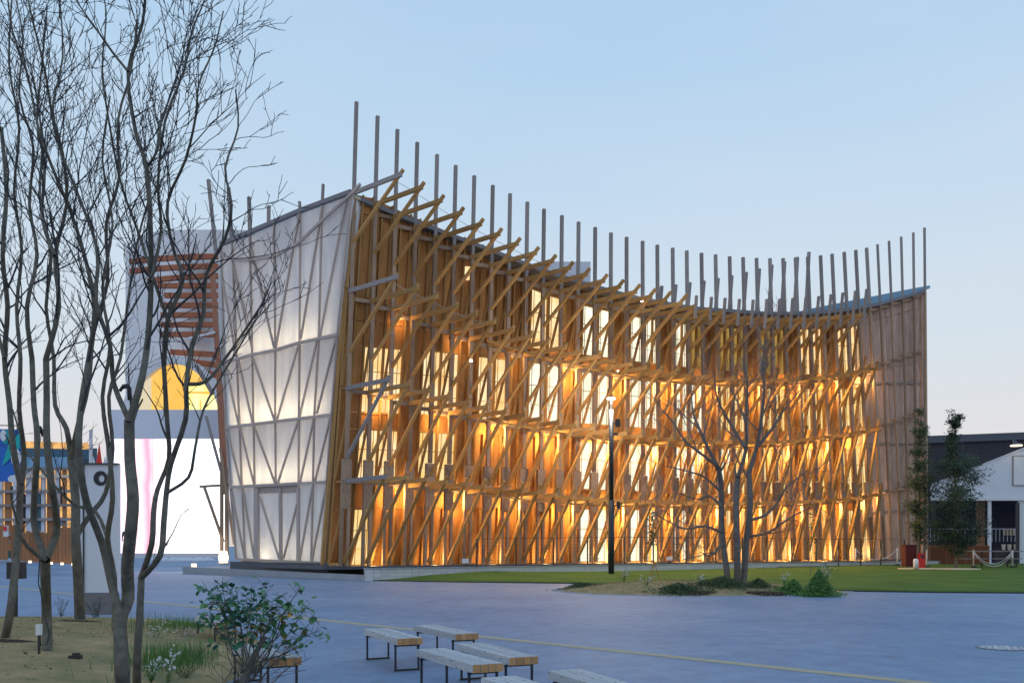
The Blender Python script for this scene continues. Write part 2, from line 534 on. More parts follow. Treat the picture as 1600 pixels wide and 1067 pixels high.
def LG(x, y):
    """point of the lawn surface seen at pixel (x, y)"""
    fy = interp([(572, 907), (720, 909.5), (890, 911.5), (1100, 918), (1310, 923.5), (1480, 926), (1760, 928)], x)
    by = interp(lawn_back_px, x); e = min(1, (x - 572) / 160.); zb = .36 * e + .02
    A = G(x, fy, 0); Bk = G(x, by, zb)
    best = None
    for q in range(401):
        t = q / 400.; p = A.lerp(Bk, t); p.z = .006 + zb * t ** .8
        yy = HY + (H - p.z) / p.y * F
        if best is None or abs(yy - y) < best[0]: best = (abs(yy - y), p.copy())
    return best[1]

# ------------------------------------------------------------------ timber pavilion
XT = [557, 590, 621, 652, 683, 712, 741, 770, 797, 824, 850, 878, 904, 930, 954.6, 979, 1004, 1027, 1051, 1073, 1096, 1118, 1140, 1161, 1182,
      1203, 1223.5, 1243, 1262, 1282, 1300, 1319, 1337, 1354, 1371, 1389, 1408, 1427, 1444.5]
YT = [160, 182, 203, 223, 242, 259, 275, 290, 303, 316, 327, 337, 347, 355.5, 364, 370.7, 377, 383, 387.7, 392, 395.6, 398, 401, 402.3, 403.5,
      404, 403.8, 402.5, 401.5, 399.5, 397, 394, 391, 387.5, 382, 376.7, 370, 363.6, 356]
SI = [(0, 30), (3, 28.9), (6, 27.9), (9, 27), (12, 26.2), (15, 25.5), (18, 24.8), (21, 24.1), (24, 23.5), (27, 22.9), (30, 22.3), (33, 21.8), (36, 21.35), (38, 21.1)]
N = 39
DD = [F / interp(SI, i) for i in range(N)]
DIFF = [(0, -20), (15, 0), (25, 14), (30, 22), (33, 27), (35, 20), (37, 6), (38, 4)]
VV = V((.8, -.6, 0))
LV = [
 [(540, 752), (573, 752), (632, 758), (720, 767), (780, 773), (832, 779), (870, 782), (915, 785), (1049, 788), (1150, 788.5), (1209, 786.5), (1282, 782), (1330, 778), (1367, 770), (1404, 763), (1449, 748)],
 [(541, 606), (578, 613), (610, 621), (641, 630), (671, 638), (702, 645), (732, 652), (790, 662), (846, 672), (902, 680), (930, 684), (1015, 692), (1105, 695), (1195, 694), (1257, 687), (1296, 682), (1335, 676), (1370, 668), (1391, 660), (1449, 641)],
 [(547, 455), (581, 472), (614, 484), (643, 498), (674, 508), (705, 519), (733, 530), (761, 539), (789, 547), (817, 555), (846, 562), (902, 574), (970, 588), (1045, 596), (1120, 600), (1195, 599), (1254, 595), (1310, 588), (1347, 580), (1376, 570), (1449, 546)],
 [(553, 303), (587, 327), (620, 345), (650, 362), (680, 377), (710, 391), (738, 404), (767, 417), (794, 428), (850, 448), (900, 464), (952, 478), (1045, 495), (1120, 506), (1160, 507.5), (1226, 507), (1310, 500), (1357, 488), (1409, 473), (1449, 457)]]
YROOF = [(545, 299), (600, 323), (650, 343), (755, 383), (848, 419), (900, 436), (968, 455), (1007, 465), (1086, 479), (1200, 487), (1263, 487), (1320, 482), (1373, 473), (1420, 460), (1456, 449)]
YBASE = [(505, 884), (540, 884), (800, 880), (1100, 876), (1300, 874.5), (1460, 873)]
def postx(i, y): return XT[i] + interp(DIFF, i) * (y - YT[i]) / (882 - YT[i])
def P(i, y): return W(postx(i, y), y, DD[i])
def levy(i, k):
    return interp(LV[k], postx(i, 600))
def wset(i, y):
    """how far the wall lies behind the posts (m)"""
    zf = max(0, min(1, (882 - y) / 560.))
    left = interp([(0, 1.25), (.22, .95), (.48, .6), (.75, .42), (1, .12)], zf)
    mid = interp([(0, 1.3), (1, .85)], zf)
    t = min(1, i / 9.)
    w = lerp(left, mid, t)
    return w * interp([(0, 1), (31, 1), (35, .45), (38, .35)], i)
def wall(i, y):
    w = wset(i, y)
    p = P(i, y) - VV * w
    k = p.y / DD[i]
    return V((p.x, p.y, H + (HY - y) / F * p.y))
def base_y(i): return interp(YBASE, postx(i, 880))

pav = thing('timber_pavilion', 'large glowing timber pavilion with a sagging roofline and rows of tall poles and diagonal braces', 'pavilion', P(19, 880))
LINE = (P(38, 880) - P(0, 880)); LINE.z = 0; LINE.normalize()
NRM = V((LINE.y, -LINE.x, 0))

# wall rows (px): base, storey 1 window top, storey 2 bottom/top, storey 3 bottom/top, storey 4 bottom/top, roof
ROWS = [YBASE,
        [(505, 795), (800, 793), (1100, 796), (1460, 796)],
        [(510, 752), (700, 755), (855, 762), (1100, 772), (1300, 772), (1460, 766)],
        [(515, 668), (700, 676), (855, 683), (930, 690), (1100, 701), (1209, 700), (1330, 700), (1460, 690)],
        [(527, 643), (690, 650), (760, 657), (860, 661), (930, 663), (1100, 676), (1209, 675), (1329, 669), (1460, 655)],
        [(540, 539), (690, 549), (760, 557), (860, 568), (930, 580), (1100, 602), (1209, 606), (1329, 607), (1460, 590)],
        [(540, 500), (690, 520), (760, 536), (860, 548), (930, 557), (1000, 566), (1100, 577), (1209, 586), (1329, 586), (1460, 560)],
        [(545, 330), (700, 395), (757, 421), (800, 437), (865, 463), (930, 480), (1000, 495), (1100, 509), (1209, 515), (1329, 512), (1460, 470)],
        [(545, 303), (600, 327), (650, 347), (755, 387), (848, 423), (968, 459), (1086, 483), (1200, 491), (1263, 491), (1373, 477), (1456, 453)]]
def rowy(i, r): return interp(ROWS[r], postx(i, 600) - 18)

def window_kind(j, r):
    """which rows of wall bay j hold a lit window; r is the index of the row's lower line"""
    if j % 3 == 0 or j > 32: return None
    if r == 4: return 'pane_cream' if j < 9 else ('pane_white' if j < 22 else 'pane_yellow')
    if r == 2:
        if j < 3 : return 'pane_cream'
        if 4 <= j <= 5: return 'pane_yellow'
        if j < 13: return None
        return 'pane_white' if j < 23 else 'pane_yellow'
    if r == 0:
        if j < 2: return 'pane_yellow'
        if j < 12: return None
        return 'pane_white' if j < 20 else 'pane_yellow'
    if r == 6:
        if j < 9: return None
        if j < 13: return 'pane_cream'
        return 'pane_white' if j < 20 else ('pane_dim' if j < 28 else 'pane_cream')
    return None

for j in range(N - 1):
    for r in range(8):
        y00, y10 = rowy(j, r), rowy(j + 1, r)
        y01, y11 = rowy(j, r + 1), rowy(j + 1, r + 1)
        a, b, c, d = wall(j, y00), wall(j + 1, y10), wall(j + 1, y11), wall(j, y01)
        n = (b - a).cross(d - a).normalized()
        if n.y > 0: n = -n
        pk = window_kind(j, r)
        if pk is None:
            g_ = .004
            ins = lambda p, q: p.lerp(q, .008)
            aa, bb, cc, dd = a.lerp(c, .006), b.lerp(d, .006), c.lerp(a, .006), d.lerp(b, .006)
            off = n * (.012 * ((j * 7 + r * 3) % 3))
            slab_quad('wall_panel', aa + off, bb + off, cc + off, dd + off, .08, 'ply' if j < 32 else 'panel_grey', pav, n)
        else:
            # frame set in the wall, pane recessed in it, one mullion and a rail
            mb = MB()
            for p, q in ((a, b), (b, c), (c, d), (d, a)):
                mb.bar(p.lerp(q, .01), q.lerp(p, .01), .14, .10, n)
            fr = mb.build('window', 'brace_wood', pav)
            off = -n * .05
            pa = slab_quad('pane', a.lerp(c, .02) + off, b.lerp(d, .02) + off, c.lerp(a, .02) + off, d.lerp(b, .02) + off, .02, pk, None, n)
            pa.parent = fr
            for vv in pa.data.vertices:
                vv.co = INV[pav.name] @ vv.co
            INV[fr.name] = INV[pav.name]
            beam('rail', a.lerp(d, .62) - n * .02, b.lerp(c, .62) - n * .02, .05, .035, 'brace_wood', fr, n)
            beam('mullion', a.lerp(b, .25), d.lerp(c, .25), .035, .03, 'brace_wood', fr, n)
            beam('mullion', a.lerp(b, .75), d.lerp(c, .75), .035, .03, 'brace_wood', fr, n)
            beam('rail', a.lerp(d, .30), b.lerp(c, .30), .04, .02, 'brace_wood', fr, n)
            if j % 2 and False:
                beam('mullion', a.lerp(b, .5), d.lerp(c, .5), .05, .035, 'brace_wood', fr, n)

# small lit vent window in the closed top wall
a = wall(6, 438) ; b = wall(6, 417)
u = (wall(7, 425) - wall(6, 425)).normalized()
slab_quad('window', a + NRM * .08 + u * .1, a + NRM * .08 + u * .45, b + NRM * .08 + u * .45, b + NRM * .08 + u * .1, .05, 'pane_cream', pav, NRM)

# studs on the wall, one per bay line and one between
for j in range(N):
    yb, yt = rowy(j, 0), rowy(j, 8)
    if j < 34 or j == N - 1: beam('stud', wall(j, yb) + NRM * .12, wall(j, yt) + NRM * .12, .10, .24, 'brace_wood' if j < 33 else 'panel_grey', pav, LINE)
    if j < 33:
        for (r0, r1) in [(r, r + 1) for r in (0, 2, 4, 6) if window_kind(j, r) is None or j >= 17] if j % 3 else [(0, 8)]:
            p = wall(j, rowy(j, r0)).lerp(wall(j + 1, rowy(j + 1, r0)), .5); q = wall(j, rowy(j, r1)).lerp(wall(j + 1, rowy(j + 1, r1)), .5)
            beam('batten', p + NRM * .10, q + NRM * .10, .09, .18, 'brace_wood' if j < 32 else 'panel_grey', pav, LINE)

# posts: a tall pole for each bay, doubled and thick in the bottom storey
for i in range(N):
    yb = base_y(i)
    top = P(i, YT[i])
    y1 = interp([(540, 716), (860, 733), (1100, 748), (1209, 752), (1335, 752), (1460, 752)], postx(i, 700))
    y2 = interp([(540, 795), (860, 799), (1100, 806), (1335, 808), (1460, 808)], postx(i, 800))
    y4 = levy(i, 3)
    thick = .20 if i < 34 else .15
    beam('post', P(i, y1), P(i, y4 - 6), thick, thick, 'post_wood', pav, LINE)
    beam('roof_pole', P(i, y4 - 5.6), top, thick * .88, thick * .88, 'grey_wood', pav, LINE)
    if i < 34:
        beam('splice_plate', P(i, y2), P(i, y1 + 1), .50, .24, 'post_wood', pav, LINE)
        for sgn in (-1, 1):
            o_ = LINE * (.17 * sgn)
            beam('twin_leg', P(i, yb) + o_, P(i, y2 - .5) + o_, .155, .20, 'post_wood', pav, LINE)
    else:
        beam('post', P(i, yb), P(i, y1 + .2), .15, .15, 'post_wood', pav, LINE)

# arms, braces, ring beams
OFF = [[(0, 59), (10, 46), (30, 24), (33, 14)], [(0, 60), (10, 50), (30, 26), (33, 15)], [(0, 68), (10, 58), (30, 30), (33, 15)], [(0, 70), (10, 64), (24, 46), (30, 40), (33, 24)]]
DROP = [None, [(0, 109), (12, 96), (31, 86)], [(0, 95), (10, 78), (20, 52), (32, 48)], [(0, 76), (14, 60), (20, 48), (32, 34)]]
PROT = [[(0, 4), (8, 12), (20, 10), (32, 14)], [(0, 5), (12, 6), (32, 14)], [(0, 5), (10, 7), (32, 10)], [(0, 8), (10, 10), (15, 14), (22, 30), (31, 42)]]
for i in range(N):
    for k in range(4):
        y = levy(i, k)
        p = P(i, y)
        if i < 31 or (i < 33 and k < 3):
            off = interp(OFF[k], i)
            # arm length so that the tip projects the measured distance sideways
            s_ = F / p.y; ax = .8 * s_ + .6 * (postx(i, y) - 800) / p.y
            a_ = off / ax / (1 + off / ax * .6 / p.y)
            w_ = wset(i, y)
            tip = p + VV * a_ + V((0, 0, .04 * a_))
            side = V((0, 0, 1))
            beam('arm', p - VV * .22 + NRM * .17, tip + VV * .12 + NRM * .17, .22, .12, 'brace_wood' if 0 < i else 'grey_wood', pav, side)
            # brace
            ylow = base_y(i) - 4 if k == 0 else y + interp(DROP[k], i)
            low = P(i, ylow)
            dvec = (tip - low); e = interp(PROT[k], i) / s_
            dn = dvec.normalized()
            if k == 3 and i > 16:
                # from the middle on, a separate stick carries on upwards, steeper than the brace
                beam('brace', low + NRM * .05, tip + dn * .15 + NRM * .05, .14, .16, 'brace_wood', pav, LINE)
                up = (V((.11, -.08, 1))).normalized()
                beam('stub', tip - V((0, 0, .7)) + NRM * .22 , tip + up * (e - .1) + NRM * .22, .13, .16, 'grey_wood', pav, LINE)
            else:
                beam('brace', low + NRM * .05, tip + dn * (e + .1) + NRM * .05, .145, .16, 'brace_wood' if (k, i) != (1, 0) else 'grey_wood', pav, LINE)
        elif 33 <= i < N - 1:
            beam('arm', p - VV * .2 + NRM * .16, p + VV * .25 + NRM * .16, .12, .10, 'post_wood', pav, V((0, 0, 1)))
        # ring beam piece: level, from the wall side of this post to the next post
        if i < N - 1:
            y2 = levy(i + 1, k)
            q = P(i + 1, y2)
            p2 = V((p.x, p.y, q.z if i < 24 else p.z)) if i < 33 else p
            q2 = q if i < 24 else (V((q.x, q.y, p.z)) if i < 33 else q)
            beam('ring_beam', p2 - NRM * .14 - LINE * .1, q2 - NRM * .14 + LINE * .1, .20, .14, 'post_wood', pav, V((0, 0, 1)))
            if 5 < i < 31 and k < 3:
                # outer ring board carried by the arms half way out
                def mid_(ii):
                    yy = levy(ii, k); pp = P(ii, yy); o_ = interp(OFF[k], ii); ss = F / pp.y; ax_ = .8 * ss + .6 * (postx(ii, yy) - 800) / pp.y
                    return pp + VV * (o_ / ax_ * .42) + V((0, 0, -.20))
                beam('ring_board', mid_(i) - LINE * .05, mid_(i + 1) + LINE * .05, .10, .12, 'brace_wood', pav, V((0, 0, 1)))
            beam('tie', wall(i, y) + V((0, 0, -.02)), p, .10, .09, 'brace_wood', pav, V((0, 0, 1)))
    # inner slanted struts, wall foot to post head in each storey
    if i < 33:
        segs = [(base_y(i) - 2, levy(i, 0) + 4), (levy(i, 0) - 3, levy(i, 1) + 4), (levy(i, 1) - 3, levy(i, 2) + 4), (levy(i, 2) - 3, levy(i, 3) + 5)]
        for k, (ya, yb) in enumerate(segs):
            pa = wall(i, ya) + NRM * .32 - LINE * .05
            pb = P(i, yb) + LINE * .22 - NRM * .14
            if i > 8 and k < 3:
                d_ = (pb - pa).normalized(); pb = pb + d_ * (interp([(8, 0), (14, 1.1), (32, 1.3)], i))
            beam('inner_strut', pa, pb, .10, .16, 'brace_wood', pav, LINE)
# corner timbers beside the white side wall
beam('corner_post', wall(0, 882) - LINE * .28, wall(0, 303) - LINE * .05, .16, .34, 'brace_wood', pav, LINE)
for i in (1, 3, 5):
    for k in (1, 2):
        y = levy(i, k)

# tie wires between the arm tips of the left end
for k in (1, 2, 3):
    pts = []
    for i in range(0, 6 if k < 3 else 12):
        y = levy(i, k); p = P(i, y); off = interp(OFF[k], i); s_ = F / p.y; ax = .8 * s_ + .6 * (postx(i, y) - 800) / p.y
        pts.append(p + VV * (off / ax - .6) + NRM * .2)
    mb = MB(); mb.tube(pts, .012, 4); mb.build('tie_wire', 'steel', pav)

# roof: fascia along the front, top sheet running back to the rear wall
BACK = V((-6.1, 5.2, 0))
rear_top = [(0, 17.2), (10, 14.6), (20, 13.2), (28, 13.9), (33, 16.0), (38, 17.4)]
vs = []; fs = []
FE = []
for i in range(N):
    x = postx(i, 480)
    if i == 0: x = 552
    y = interp(YROOF, x)
    p = W(x, y, DD[i] - .15)
    FE.append(p)
for i in range(N):
    p = FE[i]; w_ = wall(i, rowy(i, 8)); q = p + BACK; q.z = interp(rear_top, i) + H
    vs += [p, p - V((0, 0, .22)), V((w_.x, w_.y, p.z - .24)) - NRM * .2, q, q - V((0, 0, .2))]
for i in range(N - 1):
    a_, b_ = i * 5, i * 5 + 5
    fs += [(a_, a_ + 1, b_ + 1, b_), (a_ + 1, a_ + 2, b_ + 2, b_ + 1), (a_, b_, b_ + 3, a_ + 3), (a_ + 3, b_ + 3, b_ + 4, a_ + 4), (a_ + 2, a_ + 4, b_ + 4, b_ + 2)]
fs += [(0, 3, 4, 2, 1), ((N - 1) * 5, (N - 1) * 5 + 1, (N - 1) * 5 + 2, (N - 1) * 5 + 4, (N - 1) * 5 + 3)]
mesh_obj('roof', vs, fs, 'roof_metal', pav)
# pale blue upstand at the right end of the roof
vs = []; fs = []
for n_, i in enumerate(range(27, N)):
    x = postx(i, 480) + (8 if i == N - 1 else 0); yb = interp(YROOF, x) + 1; yt = interp([(1243, 488), (1255, 484.5), (1447, 446.5), (1460, 445)], x)
    vs += [W(x, yb, DD[i] + .6), W(x, min(yt, yb), DD[i] + .6), W(x, min(yt, yb), DD[i] + .7), W(x, yb, DD[i] + .7)]
    if n_: 
        q = n_ * 4
        fs += [(q - 4, q, q + 1, q - 3), (q - 3, q + 1, q + 2, q - 2), (q - 2, q + 2, q + 3, q - 1)]
mesh_obj('roof_upstand', vs, fs, 'roof_membrane', pav)
# rear wall and end wall so that no light leaks
mb = MB()
for i in range(N - 1):
    a_, b_ = wall(i, rowy(i, 0)) + BACK * 1.0, wall(i + 1, rowy(i + 1, 0)) + BACK
    za, zb = interp(rear_top, i) + H - .25, interp(rear_top, i + 1) + H - .25
    a_.z = b_.z = .3
    mb.add([a_, b_, V((b_.x, b_.y, zb)), V((a_.x, a_.y, za))], [(0, 1, 2, 3)])
mb.build('rear_wall', 'panel_grey', pav)
e0 = wall(N - 1, rowy(N - 1, 0)); e1 = e0 + BACK; e1.z = e0.z
e2 = e1.copy(); e2.z = interp(rear_top, 38) + H - .3; e3 = wall(N - 1, rowy(N - 1, 8))
slab_quad('end_wall', e0, e1, e2, e3, .1, 'panel_grey', pav)
# right end corner strip: pale edge boards
beam('corner_post', wall(N - 1, 873) + LINE * .10 + NRM * .1, wall(N - 1, 453) + LINE * .10 + NRM * .1, .10, .3, 'grey_wood', pav, LINE)
# mid rails on the closed right end
for i in range(32, N - 1):
    for yy in ((600, 598), (694, 692), (800, 797)):
        beam('rail', wall(i, yy[0]) + NRM * .07, wall(i + 1, yy[1]) + NRM * .07, .10, .12, 'grey_wood', pav, V((0, 0, 1)))

# poles of the rear facade seen above the roof
rp = [(1034, 447), (1056, 445), (1078, 441.5), (1100, 439), (1122, 435), (1143.5, 430.8), (1166, 425.5), (1186.5, 420), (1206, 414), (1226, 409), (1246, 402), (1264, 394)]
for n_, (x, y) in enumerate(rp):
    D = lerp(66, 71.5, n_ / 11.)
    p = W(x, y, D); q = W(x - 6, 512, D)
    beam('roof_pole', q, p, .2, .2, 'grey_wood', pav, LINE)
beam('roof_pole', W(419.5, 368, 55), W(420, 322, 55), .2, .2, 'grey_wood', pav, LINE)

# roof plant box
pb = W(868, 445, 60)
mb = MB(); mb.box(pb - V((1.2, 0, 1.0)), pb + V((2.35, 3, 1.55)))
mb.build('roof_plant', 'white_board', pav)

# ---- white translucent side wall
SA, SB = 46.9, 51.9     # distances of its right and left edges
def sideD(x): return lerp(SB, SA, (x - 358) / (525 - 358))
def S(x, y, o=0.0):
    p = W(x, y, sideD(x) - o); return p
# verticals: x at rows (roof, band 3, band 2, band 1, base)
VX = [(345, 350, 353, 360, 369), (362, 370, 374, 378, 383), (390, 394, 396, 398, 398), (428, 430, 430, 431, 439), (469, 468, 467, 466.5, 466), (503, 498, 491, 489, 486), (549, 527, 518, 510, 504.5)]
BY = [[(345, 381), (362, 375), (470, 329), (551, 299)], [(350, 566), (399, 553), (430, 547), (468, 535.5), (527, 523)], [(353, 668), (518, 648)], [(360, 761), (510, 753)], [(367, 873), (505, 879)]]
def sv(c, r): return VX[c][r], interp(BY[r], VX[c][r])
for c in range(6):
    for r in range(4):
        if r == 3 and c in (2, 3):
            continue
        q = [S(*sv(c, r)), S(*sv(c + 1, r)), S(*sv(c + 1, r + 1)), S(*sv(c, r + 1))]
        cen = sum(q, V()) / 4
        q = [p.lerp(cen, .01) for p in q]
        mesh_obj('membrane_panel', q, [(3, 2, 1, 0)], 'membrane', pav)
# door pair in the lowest row
for c, (x0, x1) in enumerate(((404, 437), (441, 464))):
    q = [S(x0, 771), S(x1, 770), S(x1, 874.5), S(x0, 873.5)]
    mesh_obj('membrane_panel', q, [(3, 2, 1, 0)], 'membrane', pav)
q = [S(399, 758), S(466, 755), S(466, 769), S(399, 770)]
slab_quad('door_head', *[p for p in (q[3], q[2], q[1], q[0])], .1, 'pale_wood', pav)
sn = (S(505, 600) - S(360, 600)).normalized()
for x in (402, 439, 466):
    beam('door_post', S(x, 876, .1), S(x - (1 if x < 440 else 0), 762, .1), .17 if x != 402 else .3, .14, 'pale_wood', pav, sn)
tops = [(357, 294), (389, 308), None, (468, 315), (504.5, 288)]
for c in range(7):
    for r in range(4):
        if r == 3 and c == 3: continue
        a_ = S(*sv(c, r), .12); b_ = S(*sv(c, r + 1), .12)
        beam('mullion', a_, b_, .08, .10, 'pale_wood', pav, sn)
for x, y, xb, yb in ((325.5, 281, 338, 400), (357, 293, 362, 376), (389, 308, 390.5, 364), (468, 315, 469, 330), (505, 288, 503.5, 318)):
    beam('roof_pole', S(xb, yb, .14), S(x, y, .14), .17 if x < 450 else .09, .15, 'grey_wood', pav, sn)
for r in (1, 2, 3):
    for c in range(6):
        beam('band', S(*sv(c, r), .2), S(*sv(c + 1, r), .2), .16, .10, 'pale_wood', pav, V((0, 0, 1)))
for r, t_ in ((0, .22), (4, .12)):
    for c in range(6):
        beam('edge_rail', S(*sv(c, r), .16), S(*sv(c + 1, r), .16), t_, .2, 'roof_metal' if r == 0 else 'pale_wood', pav, V((0, 0, 1)))
arc = [(342, 395), (362, 405), (389, 407), (430, 400), (467, 379), (505, 343), (549, 303), (563, 288)]
for p, q in zip(arc, arc[1:]):
    beam('curved_member', S(*p, .28), S(*q, .28), .15, .10, 'pale_wood', pav, V((0, 0, 1)))
diag = [((468, 332), (431, 543)), ((504, 321), (470, 530)), ((541, 310), (500, 526)), ((392, 385), (428, 543)), ((364, 412), (394, 545)), ((346, 430), (369, 557)),
        ((395, 559), (429, 657)), ((466, 540), (433, 655)), ((495, 532), (468, 652)), ((525, 528), (495, 646)), ((372, 562), (395, 662)), ((352, 570), (373, 665)),
        ((397, 666), (430, 755)), ((465, 659), (434, 755)), ((490, 655), (469, 753)), ((516, 652), (492, 753)), ((375, 668), (397, 757)), ((354, 672), (377, 759)),
        ((379, 764), (397, 870)), ((361, 768), (382, 870)), ((406, 776), (436, 872)), ((464, 788), (443, 872)), ((488, 760), (468, 876)), ((509, 762), (487, 877))]
for p, q in diag:
    beam('diagonal', S(*p, .17), S(*q, .17), .10, .09, 'pale_wood', pav, sn)
# rooms behind the membrane: floors and a back wall, with a lamp strip along each floor
bd = (S(510, 700) - S(365, 700)).normalized()
inn = V((bd.y, -bd.x, 0))
if inn.y < 0: inn = -inn
for r in range(5):
    a_, b_ = S(*sv(0, r)), S(*sv(6, r))
    if r in (0,): a_ = a_ - V((0, 0, .1)); b_ = b_ - V((0, 0, .1))
    z = (a_.z + b_.z) / 2
    q = [a_ + inn * .25, b_ + inn * .25, b_ + inn * 3.0 , a_ + inn * 3.0]
    slab_quad('inner_floor', *q, .12, 'cream', pav, V((0, 0, 1)))
    if r:
        t_ = V(sv(0, r - 1) + (0,))
        mid = (a_ + b_) / 2 + inn * 1.1 + V((0, 0, .35))
        L = (b_ - a_).length * .86
        lo = area(mid, mid - inn * .55 + V((0, 0, .45)), L, .3, [0, 80, 120, 105, 40][r], (1, .80, .52), name='floor_light')
        lo.rotation_euler = (Matrix((( (b_-a_).normalized().x, 0, 0), ((b_-a_).normalized().y, 0, 0), (0, 0, 0))).to_euler() if False else lo.rotation_euler)
        zq = (mid - (mid - inn * .8 + V((0, 0, .45)))).normalized()
        xq = V((bd.x, bd.y, 0)); yq = zq.cross(xq).normalized(); xq = yq.cross(zq)
        lo.matrix_world = Matrix(((xq.x, yq.x, zq.x, mid.x), (xq.y, yq.y, zq.y, mid.y), (xq.z, yq.z, zq.z, mid.z), (0, 0, 0, 1)))
        lo.parent = pav; lo.matrix_parent_inverse = INV[pav.name]
a_, b_, c_, d_ = S(*sv(0, 4)), S(*sv(6, 4)), S(*sv(6, 0)), S(*sv(0, 0))
slab_quad('inner_wall', *[p + inn * 3.0 for p in (a_, b_, c_, d_)], .1, 'white_paint', pav)
for r in range(4):
    p0, p1, p2, p3 = S(*sv(0, r)), S(*sv(6, r)), S(*sv(6, r + 1)), S(*sv(0, r + 1))
    cc = (p0 + p1 + p2 + p3) / 4 + inn * 2.85
    hgt = ((p0.z + p1.z) - (p2.z + p3.z)) / 2 * .85; wid = (p1 - p0).length * .9
    lo = area(cc, cc - inn, wid, hgt, (105, 52, 40, 50)[r], ((.96, .92, .9), (1, .9, .82), (.95, .95, .95), (.9, .95, 1))[r], name='back_fill_light')  # added fill before the back wall, brightens the membrane evenly
    zq = inn; yq = V((0, 0, 1)); xq = yq.cross(zq)
    lo.matrix_world = Matrix(((xq.x, yq.x, zq.x, cc.x), (xq.y, yq.y, zq.y, cc.y), (xq.z, yq.z, zq.z, cc.z), (0, 0, 0, 1)))
    lo.parent = pav; lo.matrix_parent_inverse = INV[pav.name]
for q in ((b_, c_), (a_, d_)):
    p0, p1 = q
    sh = -bd * .12 if p0 is b_ else bd * .05
    slab_quad('inner_wall', p0 + inn * .06 + sh, p0 + inn * 3.0 + sh, p1 + inn * 3.0 + sh, p1 + inn * .06 + sh, .06, 'white_paint', pav)

# rear facade end seen left of the side wall: post pair, bracket, brace, terracotta corner post
DB = 54.0
for x in (346.5, 354): beam('twin_leg', W(x, 866, DB), W(x, 757, DB), .16, .2, 'post_wood', pav)
beam('splice_plate', W(350, 772, DB), W(350, 731, DB - .02), .42, .24, 'post_wood', pav)
beam('arm', W(312, 760, DB), W(362, 757, DB), .14, .12, 'post_wood', pav, V((0, 0, 1)))
beam('brace', W(319, 760, DB - .1), W(349, 846, DB - .1), .14, .14, 'post_wood', pav)
beam('brace', W(344, 700, DB - .1), W(366, 850, DB - .1), .14, .14, 'post_wood', pav)
beam('brace', W(307, 572, DB + .1), W(333, 616, DB + .1), .24, .14, 'grey_wood', pav)
beam('brace', W(322, 650, DB + .1), W(345, 735, DB + .1), .14, .14, 'grey_wood', pav)
beam('arm', W(294, 529, DB), W(336, 519, DB), .12, .12, 'white_paint', pav, V((0, 0, 1)))
beam('corner_post', W(350, 732, DB + .3), W(343, 600, DB + .3), .32, .3, 'terracotta_post', pav)
beam('corner_post', W(343, 600, DB + .3), W(332, 420, DB + .3), .24, .3, 'terracotta_post', pav)

# ---- wall lamps along the ring beams, warm
WARM = (1, .60, .20)
for k in range(5):
    for n_, i in enumerate(range(1 + (k % 2), 33, 3)):
        if k == 0: y = base_y(i) - 4
        elif k == 4: continue
        else: y = levy(i, k - 1) - 2
        p = P(i, y).lerp(wall(i, y), .12) + LINE * .5 + V((0, 0, .10 if k == 0 else -.42))
        pw = [180, 250, 255, 190][k] * interp([(0, .8), (6, .8), (12, 1.1), (28, 1.2), (31, .75), (32, .55)], i)
        if k == 3 and i < 10: pw *= .22
        if k == 2 and i < 6: pw *= .5
        if k == 0 and i < 13: pw *= .5
        lamp = MB(); lamp.box(p - V((.05, .05, .06)), p + V((.05, .05, -.01)))
        lf = lamp.build('wall_lamp', 'dark_metal', pav)
        pl = point(p + V((0, 0, .12 if k == 0 else -.2)), pw, WARM, .22, None, 'lamp_light')
        pl.parent = pav; pl.matrix_parent_inverse = INV[pav.name]
# visible bright fittings
for (x, y, D) in ((736, 563.5, 48.5), (1003, 470, 55), (966, 580, 54)):
    c = W(x, y, D); mb = MB(); mb.box(c - V((.06, .06, .05)), c + V((.06, .06, .05))); mb.build('lamp_head', 'lamp_warm', pav)

# ------------------------------------------------------------------ base platform, plinth blocks, pool
plat = thing('pavilion_plinth', 'low plinth faced in pale square blocks under the timber pavilion', 'plinth', P(0, 884))
K0, K1 = W(285, 900, 54.5), G(571, 907.5)       # kerb of the pool
K0.z = 0
c0 = W(498, 884, 46.3); c0.z = .64
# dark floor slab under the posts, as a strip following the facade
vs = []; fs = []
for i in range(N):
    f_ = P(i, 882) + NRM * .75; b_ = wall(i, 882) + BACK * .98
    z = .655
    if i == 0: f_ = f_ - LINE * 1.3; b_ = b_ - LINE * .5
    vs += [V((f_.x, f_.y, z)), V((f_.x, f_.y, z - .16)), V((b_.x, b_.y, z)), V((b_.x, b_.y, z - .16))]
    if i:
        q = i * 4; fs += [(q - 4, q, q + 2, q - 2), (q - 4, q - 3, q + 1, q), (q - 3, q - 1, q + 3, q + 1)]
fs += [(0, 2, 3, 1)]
mesh_obj('deck', vs, fs, 'slab_dark', plat)
